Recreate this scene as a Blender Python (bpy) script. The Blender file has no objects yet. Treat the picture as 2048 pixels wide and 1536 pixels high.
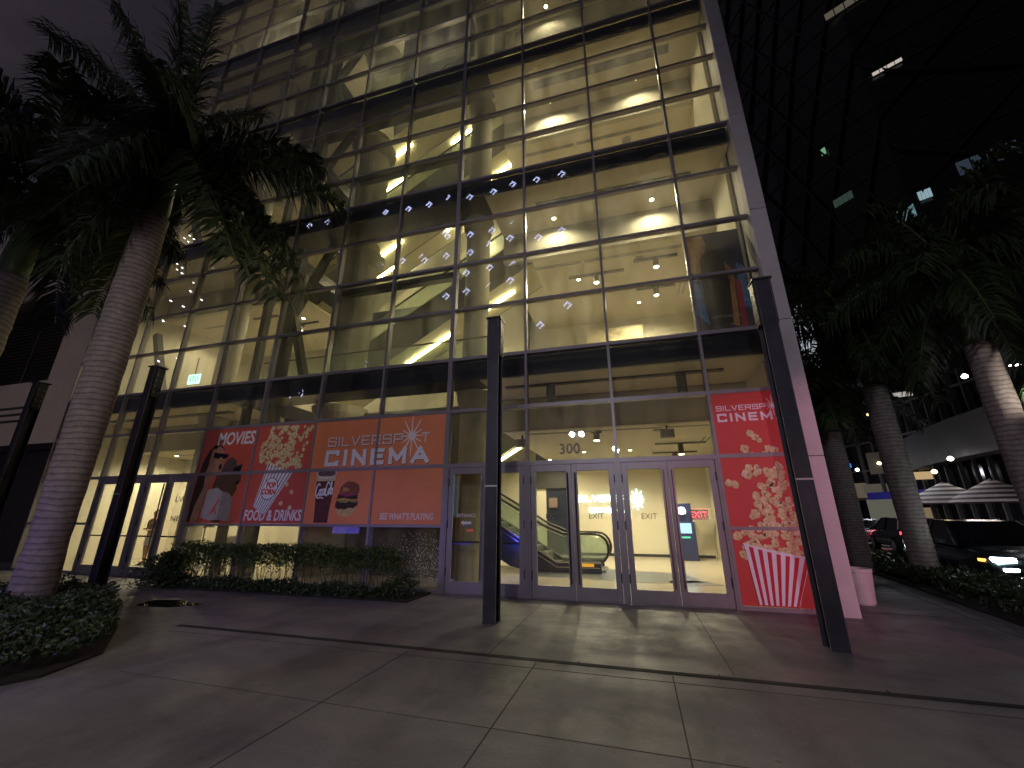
import bpy, bmesh, math, random
from mathutils import Vector, Matrix
R = math.radians
S = bpy.context.scene
C = S.collection
random.seed(7)

# ------------------------------------------------------------------ camera
YAW, PIT = R(-15.94), R(17.917)
CAM = Vector((2.152, -8.740, 1.559))
FPX = 815.3                                   # focal length in pixels of the 2048 px wide photograph
cd = bpy.data.cameras.new('camera'); cam = bpy.data.objects.new('camera', cd); C.objects.link(cam)
cam.location = CAM; cam.rotation_euler = (math.pi/2 + PIT, 0, -YAW)
cd.sensor_width = 36; cd.lens = 36*FPX/2048; cd.clip_start = 0.05; cd.clip_end = 2000
S.camera = cam
_fw = Vector((math.sin(YAW)*math.cos(PIT), math.cos(YAW)*math.cos(PIT), math.sin(PIT)))
_rt = Vector((math.cos(YAW), -math.sin(YAW), 0)); _up = _rt.cross(_fw)
def ray(px, py): return _fw + _rt*((px-1024)/FPX) - _up*((py-768)/FPX)
def at(px, py, Y=0.0):
    d = ray(px, py); return CAM + d*((Y-CAM.y)/d.y)
def atz(px, py, Z=0.0):
    d = ray(px, py); return CAM + d*((Z-CAM.z)/d.z)

# ------------------------------------------------------------------ sky
W = bpy.data.worlds.new('World'); S.world = W; W.use_nodes = True
nt = W.node_tree; nt.nodes.clear()
out = nt.nodes.new('ShaderNodeOutputWorld'); bg = nt.nodes.new('ShaderNodeBackground')
tc = nt.nodes.new('ShaderNodeTexCoord'); mp = nt.nodes.new('ShaderNodeMapping'); mp.inputs['Scale'].default_value = (1, 1, 2.2)
nz = nt.nodes.new('ShaderNodeTexNoise'); nz.inputs['Scale'].default_value = 2.6; nz.inputs['Detail'].default_value = 5
cr = nt.nodes.new('ShaderNodeValToRGB')
cr.color_ramp.elements[0].position = .3; cr.color_ramp.elements[0].color = (.018, .0155, .021, 1)
cr.color_ramp.elements[1].position = .72; cr.color_ramp.elements[1].color = (.044, .036, .045, 1)
sp = nt.nodes.new('ShaderNodeSeparateXYZ'); mr = nt.nodes.new('ShaderNodeMapRange')
mr.inputs['From Min'].default_value = -.45; mr.inputs['From Max'].default_value = .45
mr.inputs['To Min'].default_value = 1.0; mr.inputs['To Max'].default_value = .12
nt.links.new(tc.outputs['Generated'], mp.inputs['Vector']); nt.links.new(mp.outputs[0], nz.inputs['Vector'])
nt.links.new(nz.outputs['Fac'], cr.inputs['Fac']); nt.links.new(cr.outputs[0], bg.inputs['Color'])
nt.links.new(tc.outputs['Generated'], sp.inputs[0]); nt.links.new(sp.outputs['X'], mr.inputs['Value'])
nt.links.new(mr.outputs[0], bg.inputs['Strength']); nt.links.new(bg.outputs[0], out.inputs['Surface'])

S.view_settings.view_transform = 'Standard'; S.view_settings.look = 'None'
S.view_settings.exposure = 0; S.view_settings.gamma = 1
S.render.engine = 'CYCLES'; cy = S.cycles
cy.use_denoising = True; cy.max_bounces = 8; cy.diffuse_bounces = 3; cy.glossy_bounces = 3
cy.transmission_bounces = 4; cy.transparent_max_bounces = 24; cy.use_adaptive_sampling = True
cy.adaptive_threshold = .015; cy.sample_clamp_indirect = 3; cy.caustics_reflective = False; cy.caustics_refractive = False
cy.use_light_tree = True

# ------------------------------------------------------------------ materials
MT = {}
def mat(name, col, rough=.6, metal=0., var=.12, scale=3., bump=0., emit=None, es=1., spec=.5, bscale=None, stretch=None, detail=5):
    if name in MT: return MT[name]
    m = bpy.data.materials.new(name); m.use_nodes = True; t = m.node_tree; b = t.nodes['Principled BSDF']
    b.inputs['Roughness'].default_value = rough; b.inputs['Metallic'].default_value = metal
    b.inputs['Specular IOR Level'].default_value = spec
    b.inputs['Base Color'].default_value = (*col, 1)
    if var > 0:
        g = t.nodes.new('ShaderNodeTexCoord'); n = t.nodes.new('ShaderNodeTexNoise'); n.inputs['Scale'].default_value = scale
        n.inputs['Detail'].default_value = detail; n.inputs['Roughness'].default_value = .62
        src = g.outputs['Object']
        if stretch:
            q = t.nodes.new('ShaderNodeMapping'); q.inputs['Scale'].default_value = stretch
            t.links.new(src, q.inputs[0]); src = q.outputs[0]
        t.links.new(src, n.inputs['Vector'])
        r = t.nodes.new('ShaderNodeValToRGB'); r.color_ramp.elements[0].position = .3; r.color_ramp.elements[1].position = .7
        r.color_ramp.elements[0].color = (*[c*(1-var) for c in col], 1); r.color_ramp.elements[1].color = (*[min(1, c*(1+var)) for c in col], 1)
        t.links.new(n.outputs['Fac'], r.inputs[0]); t.links.new(r.outputs[0], b.inputs['Base Color'])
        if bump:
            n2 = t.nodes.new('ShaderNodeTexNoise'); n2.inputs['Scale'].default_value = bscale or scale*6; n2.inputs['Detail'].default_value = 6
            t.links.new(src, n2.inputs['Vector'])
            bp = t.nodes.new('ShaderNodeBump'); bp.inputs['Strength'].default_value = bump; bp.inputs['Distance'].default_value = .02
            t.links.new(n2.outputs['Fac'], bp.inputs['Height']); t.links.new(bp.outputs[0], b.inputs['Normal'])
    if emit:
        b.inputs['Emission Color'].default_value = (*emit, 1); b.inputs['Emission Strength'].default_value = es
    MT[name] = m; return m
def glow(name, col, s): return mat(name, (.02, .02, .02), var=0, emit=col, es=s)
def glass(name, tint=(.80, .84, .80), k=1.0, rough=0.0, dust_haze=.03):
    m = bpy.data.materials.new(name); m.use_nodes = True; t = m.node_tree; t.nodes.clear()
    o = t.nodes.new('ShaderNodeOutputMaterial'); mx = t.nodes.new('ShaderNodeMixShader'); tr = t.nodes.new('ShaderNodeBsdfTransparent')
    gl = t.nodes.new('ShaderNodeBsdfGlossy'); gl.inputs['Roughness'].default_value = rough; gl.inputs['Color'].default_value = (.9, .95, 1, 1)
    tr.inputs[0].default_value = (*tint, 1)
    fr = t.nodes.new('ShaderNodeFresnel'); fr.inputs[0].default_value = 1.5
    mu = t.nodes.new('ShaderNodeMath'); mu.operation = 'MULTIPLY'; mu.inputs[1].default_value = k; mu.use_clamp = True
    ge = t.nodes.new('ShaderNodeNewGeometry'); ib = t.nodes.new('ShaderNodeMath'); ib.operation = 'SUBTRACT'; ib.inputs[0].default_value = 1
    t.links.new(ge.outputs['Backfacing'], ib.inputs[1]); m3 = t.nodes.new('ShaderNodeMath'); m3.operation = 'MULTIPLY'
    t.links.new(fr.outputs[0], mu.inputs[0]); t.links.new(mu.outputs[0], m3.inputs[0]); t.links.new(ib.outputs[0], m3.inputs[1]); t.links.new(m3.outputs[0], mx.inputs[0])
    t.links.new(tr.outputs[0], mx.inputs[1]); t.links.new(gl.outputs[0], mx.inputs[2])
    # a thin film of grime that also puts a milky haze on the panes
    df = t.nodes.new('ShaderNodeBsdfDiffuse'); df.inputs[0].default_value = (.5, .5, .46, 1)
    g = t.nodes.new('ShaderNodeTexCoord'); q = t.nodes.new('ShaderNodeMapping'); q.inputs['Scale'].default_value = (2.2, 1, .5)
    n = t.nodes.new('ShaderNodeTexNoise'); n.inputs['Scale'].default_value = 1.3; n.inputs['Detail'].default_value = 6
    r = t.nodes.new('ShaderNodeMapRange'); r.inputs['From Min'].default_value = .35; r.inputs['From Max'].default_value = .8
    r.inputs['To Min'].default_value = dust_haze*.4; r.inputs['To Max'].default_value = dust_haze*2.2
    t.links.new(g.outputs['Object'], q.inputs[0]); t.links.new(q.outputs[0], n.inputs['Vector']); t.links.new(n.outputs['Fac'], r.inputs['Value'])
    tl = t.nodes.new('ShaderNodeBsdfTranslucent'); tl.inputs[0].default_value = (.8, .78, .70, 1)
    dt = t.nodes.new('ShaderNodeMixShader'); dt.inputs[0].default_value = .82; t.links.new(df.outputs[0], dt.inputs[1]); t.links.new(tl.outputs[0], dt.inputs[2])
    m2 = t.nodes.new('ShaderNodeMixShader'); t.links.new(r.outputs[0], m2.inputs[0]); t.links.new(mx.outputs[0], m2.inputs[1]); t.links.new(dt.outputs[0], m2.inputs[2])
    t.links.new(m2.outputs[0], o.inputs[0]); return m
G_FACADE = glass('facade glass', (.82, .84, .79), 1.6, 0, .07)
G_DOOR = glass('door glass', (.88, .9, .86), 1.2, 0, .01)
G_RAIL = glass('balustrade glass', (.82, .88, .84), 1.0, 0, .03)

M_frame = mat('anodised frame', (.27, .245, .25), .42, .35, .1, 2.)
M_steel = mat('painted steel', (.05, .05, .058), .38, .3, .25, 3., .15)
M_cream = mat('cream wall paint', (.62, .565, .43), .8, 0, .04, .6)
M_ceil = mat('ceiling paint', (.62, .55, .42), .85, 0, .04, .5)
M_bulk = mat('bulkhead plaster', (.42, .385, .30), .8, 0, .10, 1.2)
M_conc = mat('interior concrete', (.34, .31, .21), .75, 0, .22, 1.6, .25)
M_dark = mat('dark slab edge', (.012, .015, .03), .35, 0, .2, 2.)
M_slot = mat('black metal track', (.02, .018, .018), .5, 0, .1)
M_floor = mat('lobby terrazzo', (.50, .44, .33), .22, 0, .10, 5.)
M_rug = mat('grey floor tile', (.13, .13, .135), .35, 0, .15, 5.)
M_black = mat('black cladding', (.02, .024, .045), .25, .1, .2, 2.)
M_clad = mat('stair cladding', (.11, .105, .08), .45, .2, .15, 1.5)
M_led = glow('linear lamp', (1, .88, .5), 75)
M_bulb = glow('lamp disc', (1, .9, .55), 30)
M_white = mat('white print', (.80, .78, .80), .5, 0, .05, 20)
M_wire = mat('cable', (.03, .03, .03), .6)

# ------------------------------------------------------------------ mesh helper
def origin(o):
    v = Vector((0, 0, 0))
    while o is not None: v += o.location; o = o.parent
    return v
class MB:
    def __init__(s): s.v = []; s.f = []; s.mi = []
    def add(s, vs, fs, mi=0):
        n = len(s.v); s.v += [tuple(v) for v in vs]; s.f += [tuple(i+n for i in f) for f in fs]; s.mi += [mi]*len(fs); return s
    def box(s, x0, x1, y0, y1, z0, z1, mi=0):
        v = [(x0, y0, z0), (x1, y0, z0), (x1, y1, z0), (x0, y1, z0), (x0, y0, z1), (x1, y0, z1), (x1, y1, z1), (x0, y1, z1)]
        return s.add(v, [(0, 3, 2, 1), (4, 5, 6, 7), (0, 1, 5, 4), (1, 2, 6, 5), (2, 3, 7, 6), (3, 0, 4, 7)], mi)
    def bar(s, a, b, w, h, mi=0, up=(0, 0, 1)):
        a = Vector(a); b = Vector(b); d = (b-a).normalized(); u = Vector(up)
        if abs(d.dot(u)) > .98: u = Vector((0, 1, 0))
        x = d.cross(u).normalized(); y = x.cross(d)
        vs = [p + x*(i*w/2) + y*(j*h/2) for p in (a, b) for i, j in ((-1, -1), (1, -1), (1, 1), (-1, 1))]
        return s.add(vs, [(3, 2, 1, 0), (4, 5, 6, 7), (0, 1, 5, 4), (1, 2, 6, 5), (2, 3, 7, 6), (3, 0, 4, 7)], mi)
    def tube(s, pts, r, n=8, mi=0, cap=True):
        pts = [Vector(p) for p in pts]; rs = r if isinstance(r, (list, tuple)) else [r]*len(pts)
        vs = []; px = None
        for i, p in enumerate(pts):
            d = (pts[min(i+1, len(pts)-1)]-pts[max(i-1, 0)]).normalized()
            x = (px - d*px.dot(d)) if px is not None else d.cross(Vector((0, 0, 1)) if abs(d.z) < .9 else Vector((0, 1, 0)))
            x.normalize(); px = x; y = d.cross(x)
            for k in range(n):
                a = 2*math.pi*k/n; vs.append(p + (x*math.cos(a)+y*math.sin(a))*rs[i])
        fs = [(i*n+k, i*n+(k+1) % n, (i+1)*n+(k+1) % n, (i+1)*n+k) for i in range(len(pts)-1) for k in range(n)]
        if cap: fs += [tuple(range(n-1, -1, -1)), tuple((len(pts)-1)*n+k for k in range(n))]
        return s.add(vs, fs, mi)
    def lathe(s, c, prof, n=20, mi=0):
        c = Vector(c); vs = [c+Vector((r*math.cos(2*math.pi*k/n), r*math.sin(2*math.pi*k/n), z)) for r, z in prof for k in range(n)]
        fs = [(i*n+k, i*n+(k+1) % n, (i+1)*n+(k+1) % n, (i+1)*n+k) for i in range(len(prof)-1) for k in range(n)]
        fs += [tuple(range(n-1, -1, -1)), tuple((len(prof)-1)*n+k for k in range(n))]
        return s.add(vs, fs, mi)
    def poly(s, pts, y, t=.002, mi=0):                        # polygon in the x-z plane, front face at y, thickness t to the back
        n = len(pts); a = sum(pts[i][0]*pts[(i+1) % n][1]-pts[(i+1) % n][0]*pts[i][1] for i in range(n))
        if a < 0: pts = pts[::-1]
        vs = [(x, y, z) for x, z in pts]+[(x, y+t, z) for x, z in pts]
        fs = [tuple(range(n)), tuple(range(2*n-1, n-1, -1))]+[(i, i+n, (i+1) % n+n, (i+1) % n) for i in range(n)]
        return s.add(vs, fs, mi)
    def disc(s, x, z, r, y, n=9, mi=0, wob=0., sx=1.):
        return s.poly([(x+sx*r*(1+random.uniform(-wob, wob))*math.cos(2*math.pi*k/n), z+r*(1+random.uniform(-wob, wob))*math.sin(2*math.pi*k/n)) for k in range(n)], y, .001, mi)
    def prism(s, pts, z0, z1, mi=0):
        n = len(pts); a = sum(pts[i][0]*pts[(i+1) % n][1]-pts[(i+1) % n][0]*pts[i][1] for i in range(n))
        if a < 0: pts = pts[::-1]
        vs = [(x, y, z0) for x, y in pts]+[(x, y, z1) for x, y in pts]
        return s.add(vs, [tuple(range(n-1, -1, -1)), tuple(range(n, 2*n))]+[(i, (i+1) % n, (i+1) % n+n, i+n) for i in range(n)], mi)
    def build(s, name, m, parent=None, smooth=False, loc=None, bevel=0):
        me = bpy.data.meshes.new(name)
        vs = [Vector(v) for v in s.v]
        o = bpy.data.objects.new(name, me)
        if parent is not None: off = origin(parent); o.parent = parent
        elif loc is not None: off = Vector(loc); o.location = off
        else:
            lo = [min(v[i] for v in vs) for i in range(3)]; hi = [max(v[i] for v in vs) for i in range(3)]
            off = Vector(((lo[0]+hi[0])/2, (lo[1]+hi[1])/2, lo[2])); o.location = off
        me.from_pydata([v-off for v in vs], [], s.f)
        for mm in (m if isinstance(m, (list, tuple)) else [m]): me.materials.append(mm)
        me.polygons.foreach_set('material_index', s.mi)
        if smooth: me.polygons.foreach_set('use_smooth', [True]*len(s.f))
        me.update(); C.objects.link(o)
        if bevel:
            b = o.modifiers.new('bevel', 'BEVEL'); b.width = bevel; b.segments = 2; b.limit_method = 'ANGLE'
        return o
def tag(o, label=None, cat=None, group=None, kind=None):
    if label: o['label'] = label
    if cat: o['category'] = cat
    if group: o['group'] = group
    if kind: o['kind'] = kind
    return o
def thing(name, label, cat, loc=(0, 0, 0), group=None):
    o = bpy.data.objects.new(name, None); C.objects.link(o); o.location = loc; o.empty_display_size = .2
    return tag(o, label, cat, group)
def kids(o): return [c for c in bpy.data.objects if c.parent is o]
def copy_tree(o, parent=None):
    c = o.copy(); C.objects.link(c); c.parent = parent
    for ch in kids(o): copy_tree(ch, c)
    return c
def struct(mb, name, m, **k): return tag(mb.build(name, m, **k), kind='structure')

def text_mesh(body, size=.2, sx=1., bold=0., align='CENTER', shear=0.):
    cu = bpy.data.curves.new('t', 'FONT'); cu.body = body; cu.size = size; cu.align_x = align; cu.offset = bold; cu.shear = shear
    cu.extrude = .001; cu.resolution_u = 3
    o = bpy.data.objects.new('t', cu); C.objects.link(o)
    bpy.context.view_layer.update()
    me = bpy.data.meshes.new_from_object(o.evaluated_get(bpy.context.evaluated_depsgraph_get()))
    vs = [(v.co.x*sx, v.co.z, v.co.y) for v in me.vertices]; fs = [tuple(reversed(p.vertices)) for p in me.polygons]
    bpy.data.objects.remove(o); bpy.data.curves.remove(cu); bpy.data.meshes.remove(me)
    return vs, fs
def add_text(mb, body, x, y, z, size, sx=1., bold=0., mi=0, align='CENTER', shear=0., rot=0., mirror=False):
    vs, fs = text_mesh(body, size, sx, bold, align, shear); c, s_ = math.cos(rot), math.sin(rot)
    if mirror: vs = [(-a, b, c2) for a, b, c2 in vs]; fs = [f[::-1] for f in fs]
    mb.add([(x+a*c-c2*s_, y+b, z+a*s_+c2*c) for a, b, c2 in vs], fs, mi)
# square stroke letters for the wide cinema lettering
GL = {
 'S': (1, [[(1, .8), (1, 1), (0, 1), (0, .52), (1, .52), (1, 0), (0, 0), (0, .2)]]), 'I': (.05, [[(.02, 0), (.02, 1)]]),
 'L': (.85, [[(0, 1), (0, 0), (.85, 0)]]), 'V': (1, [[(0, 1), (.5, 0), (1, 1)]]),
 'E': (.9, [[(.9, 1), (0, 1), (0, 0), (.9, 0)], [(0, .52), (.8, .52)]]),
 'R': (1, [[(0, 0), (0, 1), (1, 1), (1, .45), (0, .45)], [(.6, .45), (1, 0)]]), 'P': (1, [[(0, 0), (0, 1), (1, 1), (1, .42), (0, .42)]]),
 'T': (1, [[(0, 1), (1, 1)], [(.5, 1), (.5, 0)]]), 'C': (1, [[(1, .86), (1, 1), (0, 1), (0, 0), (1, 0), (1, .14)]]),
 'N': (1, [[(0, 0), (0, 1), (1, 0), (1, 1)]]), 'M': (1.2, [[(0, 0), (0, 1), (.6, .25), (1.2, 1), (1.2, 0)]]),
 'A': (1.2, [[(0, 0), (.6, 1), (1.2, 0)], [(.25, .3), (.95, .3)]]), '*': (1., [])}
def stroke_seg(mb, a, b, t, y, mi=0, ext=.5, th=.002):
    dx, dz = b[0]-a[0], b[1]-a[1]; L = math.hypot(dx, dz) or 1; dx, dz = dx/L, dz/L; e = t*ext
    p = (a[0]-dx*e, a[1]-dz*e); q = (b[0]+dx*e, b[1]+dz*e); nx, nz_ = -dz*t/2, dx*t/2
    mb.poly([(p[0]+nx, p[1]+nz_), (q[0]+nx, q[1]+nz_), (q[0]-nx, q[1]-nz_), (p[0]-nx, p[1]-nz_)], y, th, mi)
def wide_text(mb, s, x0, x1, z0, h, t, y, mi=0, gap=.38, th=.002):
    tot = sum(GL[c][0] for c in s)+gap*(len(s)-1); k = (x1-x0-t)/tot; x = x0+t/2; spots = {}
    hh = h-t; i = 0
    for c in s:
        w, st = GL[c]; spots[c] = (x+w*k/2, z0+h/2)
        for pl in st:
            for a, b in zip(pl, pl[1:]):
                i += 1
                stroke_seg(mb, (x+a[0]*k, z0+t/2+a[1]*hh), (x+b[0]*k, z0+t/2+b[1]*hh), t, y-.0001*(i % 7), mi, .5, th)
        x += (w+gap)*k
    return spots
def starburst(mb, x, z, r, y, t=.016, mi=0, core=None):
    for k in range(12):
        a = 2*math.pi*k/12+math.pi/2; rr = r*(1 if k % 3 == 0 and k % 2 == 0 else .62 if k % 3 == 0 else (.9 if k % 2 else .62))
        if k in (0, 6): rr = r
        n = Vector((-math.sin(a), math.cos(a)))*t/2; tip = (x+rr*math.cos(a), z+rr*math.sin(a))
        mb.poly([(x+n.x*1.6, z+n.y*1.6), (x-n.x*1.6, z-n.y*1.6), (tip[0]-n.x*.6, tip[1]-n.y*.6), (tip[0]+n.x*.6, tip[1]+n.y*.6)], y-.0001*k, .001, mi)
    mb.disc(x, z, core or r*.14, y-.0016, 16, mi)
def script_cola(mb, x0, z0, w, h, y, t, mi=0):
    # flowing hand lettering drawn as strokes
    def arc(cx, cz, rx, rz, a0, a1, n=12): return [(cx+rx*math.cos(R(a0+(a1-a0)*k/n)), cz+rz*math.sin(R(a0+(a1-a0)*k/n))) for k in range(n+1)]
    P = [arc(.12, .55, .10, .42, 40, 330), arc(.27, .36, .05, .2, 0, 360), arc(.38, .36, .05, .2, 50, 310), arc(.49, .36, .05, .2, 0, 360), [(.54, .56), (.54, .2), (.58, .18)],
         [(.585, .42), (.63, .46)], arc(.69, .55, .10, .46, 40, 330), arc(.80, .36, .045, .2, 0, 360), arc(.875, .62, .025, .38, -90, 200), arc(.95, .36, .05, .2, 0, 360), [(1.0, .56), (1.0, .2), (1.04, .2)],
         [(.1, .1), (.2, -.02), (.35, .03), (.52, -.05)]]
    sh = .25
    i = 0
    for pl in P:
        for a, b in zip(pl, pl[1:]):
            i += 1
            f = lambda p: (x0+(p[0]+sh*.25*(p[1]-.5))*w, z0+(p[1]+.10*p[0])*h)
            stroke_seg(mb, f(a), f(b), t, y-.00005*(i % 9), mi, .35)

# ================================================================== GROUND
M_pave = bpy.data.materials.new('plaza concrete'); M_pave.use_nodes = True
def make_pave():
    t = M_pave.node_tree; b = t.nodes['Principled BSDF']; g = t.nodes.new('ShaderNodeTexCoord')
    def noise(s, d=6, st=None):
        n = t.nodes.new('ShaderNodeTexNoise'); n.inputs['Scale'].default_value = s; n.inputs['Detail'].default_value = d; n.inputs['Roughness'].default_value = .65
        src = g.outputs['Object']
        if st:
            q = t.nodes.new('ShaderNodeMapping'); q.inputs['Scale'].default_value = st; t.links.new(src, q.inputs[0]); src = q.outputs[0]
        t.links.new(src, n.inputs['Vector']); return n
    big, mid, fine = noise(.55), noise(2.6), noise(60, 3)
    r = t.nodes.new('ShaderNodeValToRGB'); e = r.color_ramp.elements
    e[0].position = .32; e[0].color = (.108, .098, .100, 1); e[1].position = .70; e[1].color = (.205, .188, .192, 1)
    a = t.nodes.new('ShaderNodeMath'); a.operation = 'MULTIPLY_ADD'; a.inputs[1].default_value = .6
    m_ = t.nodes.new('ShaderNodeMath'); m_.operation = 'MULTIPLY'; m_.inputs[1].default_value = .3
    f_ = t.nodes.new('ShaderNodeMath'); f_.operation = 'MULTIPLY_ADD'; f_.inputs[1].default_value = .26
    t.links.new(mid.outputs['Fac'], m_.inputs[0]); t.links.new(fine.outputs['Fac'], f_.inputs[0]); t.links.new(m_.outputs[0], f_.inputs[2])
    t.links.new(big.outputs['Fac'], a.inputs[0]); t.links.new(f_.outputs[0], a.inputs[2]); t.links.new(a.outputs[0], r.inputs[0])
    vo = t.nodes.new('ShaderNodeTexVoronoi'); vo.inputs['Scale'].default_value = 2.3; vo.inputs['Randomness'].default_value = 1; t.links.new(g.outputs['Object'], vo.inputs['Vector'])
    vr = t.nodes.new('ShaderNodeMapRange'); vr.inputs['From Min'].default_value = .035; vr.inputs['From Max'].default_value = .06; vr.inputs['To Min'].default_value = .55; vr.inputs['To Max'].default_value = 1; t.links.new(vo.outputs['Distance'], vr.inputs['Value'])
    st1 = noise(.9, 8, (1.5, .6, 1)); sr = t.nodes.new('ShaderNodeMapRange'); sr.inputs['From Min'].default_value = .52; sr.inputs['From Max'].default_value = .66; sr.inputs['To Min'].default_value = 1; sr.inputs['To Max'].default_value = .66; t.links.new(st1.outputs['Fac'], sr.inputs['Value'])
    mm = t.nodes.new('ShaderNodeMath'); mm.operation = 'MULTIPLY'; t.links.new(vr.outputs[0], mm.inputs[0]); t.links.new(sr.outputs[0], mm.inputs[1])
    mc = t.nodes.new('ShaderNodeMix'); mc.data_type = 'RGBA'; mc.blend_type = 'MULTIPLY'; mc.inputs['Factor'].default_value = 1; t.links.new(r.outputs[0], mc.inputs['A']); t.links.new(mm.outputs[0], mc.inputs['B']); t.links.new(mc.outputs['Result'], b.inputs['Base Color'])
    wet = noise(1.1, 5, (1, 1.6, 1)); wr = t.nodes.new('ShaderNodeMapRange')
    wr.inputs['From Min'].default_value = .42; wr.inputs['From Max'].default_value = .62; wr.inputs['To Min'].default_value = .62; wr.inputs['To Max'].default_value = .40
    t.links.new(wet.outputs['Fac'], wr.inputs['Value']); t.links.new(wr.outputs[0], b.inputs['Roughness'])
    bp = t.nodes.new('ShaderNodeBump'); bp.inputs['Strength'].default_value = .55; bp.inputs['Distance'].default_value = .012
    n4 = noise(38, 5); t.links.new(n4.outputs['Fac'], bp.inputs['Height']); t.links.new(bp.outputs[0], b.inputs['Normal'])
make_pave()
M_asph = mat('asphalt', (.05, .048, .05), .45, 0, .3, 4, .4)
M_soil = mat('soil', (.018, .014, .01), .95, 0, .4, 12, .5)
struct(MB().box(-600, 600, -600, 600, -.6, -.5), 'ground', mat('far ground', (.03, .03, .03), .9))
road = MB().prism([(6.0, -60), (26, -60), (50, 160), (30.0, 160)], -.49, -.13); struct(road, 'road', M_asph)
plaza = MB().prism([(-60, -60), (4.4, -60), (8.35, -6), (9.1, 0), (10.35, 10), (29, 160), (-60, 160)], -.48, 0); struct(plaza, 'plaza_pavement', M_pave)
kb = MB()
KL = [(4.4, -60), (8.35, -6), (9.1, 0), (10.35, 10), (29, 160)]
for a, b in zip(KL, KL[1:]): kb.bar((a[0]+.09, a[1], -.2), (b[0]+.09, b[1], -.2), .16, .43)
struct(kb, 'kerb', mat('kerb concrete', (.24, .23, .21), .7, 0, .2, 5))
struct(MB().prism([(26.5, -60), (50.5, 160), (90, 160), (90, -60)], -.48, .0), 'far_pavement', M_pave)
for k, (x, y) in enumerate(((14.6, -10), (15.4, -4), (16.2, 2), (17.0, 8), (17.9, 15), (18.8, 23), (19.8, 31))):
    mk = MB().bar((x, y, -.126), (x+.33, y+2.9, -.126), .12, .004); o = mk.build('lane_marking', mat('road paint', (.6, .6, .55), .6), loc=(x, y, -.126)); tag(o, kind='structure')
# control joints
jt = MB()
def joint(x0, y0, x1, y1, w=.014): jt.bar((x0, y0, .001), (x1, y1, .001), w*.7, .003)
for x in (-5.6,): joint(x, -3.55, x, -9.2)
for x in (-.62, .96, 2.39, 5.55): joint(x, -3.6, x-.04, -9.5, .017)
for x in (.35, 3.0): joint(x, -.05, x, -3.42, .010)
joint(-3.2, -5.05, 7.6, -5.25, .008); joint(-4.4, -3.72, 7.9, -3.82, .008)
joint(6.6, -3.6, 7.35, 1.5, .02); joint(7.35, 1.5, 8.4, 9.6, .02); joint(8.4, 9.6, 9.3, 16, .02)
for k in range(1, 6): joint(5.6, -2.2+k*2.6, 7.3+k*.3, -2.35+k*2.6, .012)
struct(jt, 'pavement_joints', mat('joint', (.055, .048, .045), .9))
dr = MB().bar((-4.55, -3.46, .003), (8.3, -3.56, .003), .085, .004)
for k in range(9): dr.bar((-4.3+k*1.43, -3.53, .006), (-4.3+k*1.43, -3.44, .006), .012, .004)
tag(dr.build('slot_drain', mat('drain', (.012, .011, .012), .8, 0, .3, 9)), 'long dark slot drain running across the plaza in front of the steel posts', 'drain')
pt = MB(); P = []
for k in range(26):
    a = 2*math.pi*k/26; rr = 1+.10*math.sin(3*a+1)+.07*math.sin(5*a)
    P.append((-6.35+.62*rr*math.cos(a), -2.33+.30*rr*math.sin(a)))
pt.prism(P, .0005, .004)
tag(pt.build('puddle', mat('water', (.01, .01, .012), .02, 0, 0)), 'small mirror-like puddle of water between the palm and the hedge', 'puddle')

# ================================================================== CINEMA BUILDING
COLX = [-16.0, -15.2, -13.3, -11.4, -9.5, -7.6, -5.7, -3.8, -1.9, 0, 1.9, 3.8, 5.17]
RZ = [0, 1.341, 2.655, 3.935, 5.255, 6.637, 7.998, 9.387, 10.799, 11.988, 13.149, 14.315, 15.696, 16.9, 18.1, 19.3, 20.55, 21.75, 22.95, 24.2]
FL = [0, 5.2, 10.75, 15.62, 20.5, 25.2]
B = thing('cinema_building', 'tall glass curtain wall cinema with lit floors behind a grid of grey frames', 'building', (-5.4, 0, 0))
def part(mb, name, m, lab=None, **k):
    o = mb.build(name, m, B, **k)
    if lab: o['label'] = lab
    return o
for i, x in enumerate(COLX):
    top = 25.0
    if i == len(COLX)-1: continue
    mb = MB().box(x-.028, x+.028, -.035, .13, 0, top)
    if i in (8,): mb.box(x-.085, x-.035, -.02, .10, 0, top)
    part(mb, 'mullion', M_frame)
BAN = lambda i, k: (4 <= i < 8 and 1 <= k < 3) or (i == 11 and k < 3)
DOORB = (2, 3, 8, 9, 10)
for k, z in enumerate(RZ):
    if k == 0:
        mb = MB()
        for a, b in ((-16, -13.33), (-9.5, -1.95), (3.83, 5.17)): mb.box(a, b, -.03, .12, 0, .07)
    elif k == 1:
        mb = MB().box(-9.5, -1.93, -.03, .10, z-.03, z+.03).box(3.83, 5.17, -.03, .10, z-.03, z+.03).box(-16, -13.33, -.02, .1, z-.03, z+.03)
    else:
        h = .034 if k > 4 else .04
        mb = MB().box(-16, 5.17, -.033, .10, z-h, z+h)
    part(mb, 'transom', M_frame)
panes = []
for i in range(len(COLX)-1):
    for k in range(len(RZ)-1):
        if BAN(i, k): continue
        z0, z1 = RZ[k], RZ[k+1]
        if i in DOORB and k < 2: continue
        if k == 1 and i not in (0, 1, 4, 5, 6, 7): continue
        if k == 0 and i not in (0, 1, 4, 5, 6, 7): continue
        x0, x1 = COLX[i], COLX[i+1]; c = Vector(((x0+x1)/2, 0, (z0+z1)/2)); d = c-CAM
        sc = (x1-x0)*(z1-z0)*abs(d.y)/d.length**3
        panes.append((sc, x0, x1, z0, z1))
panes.sort(reverse=True)
rest = MB()
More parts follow.
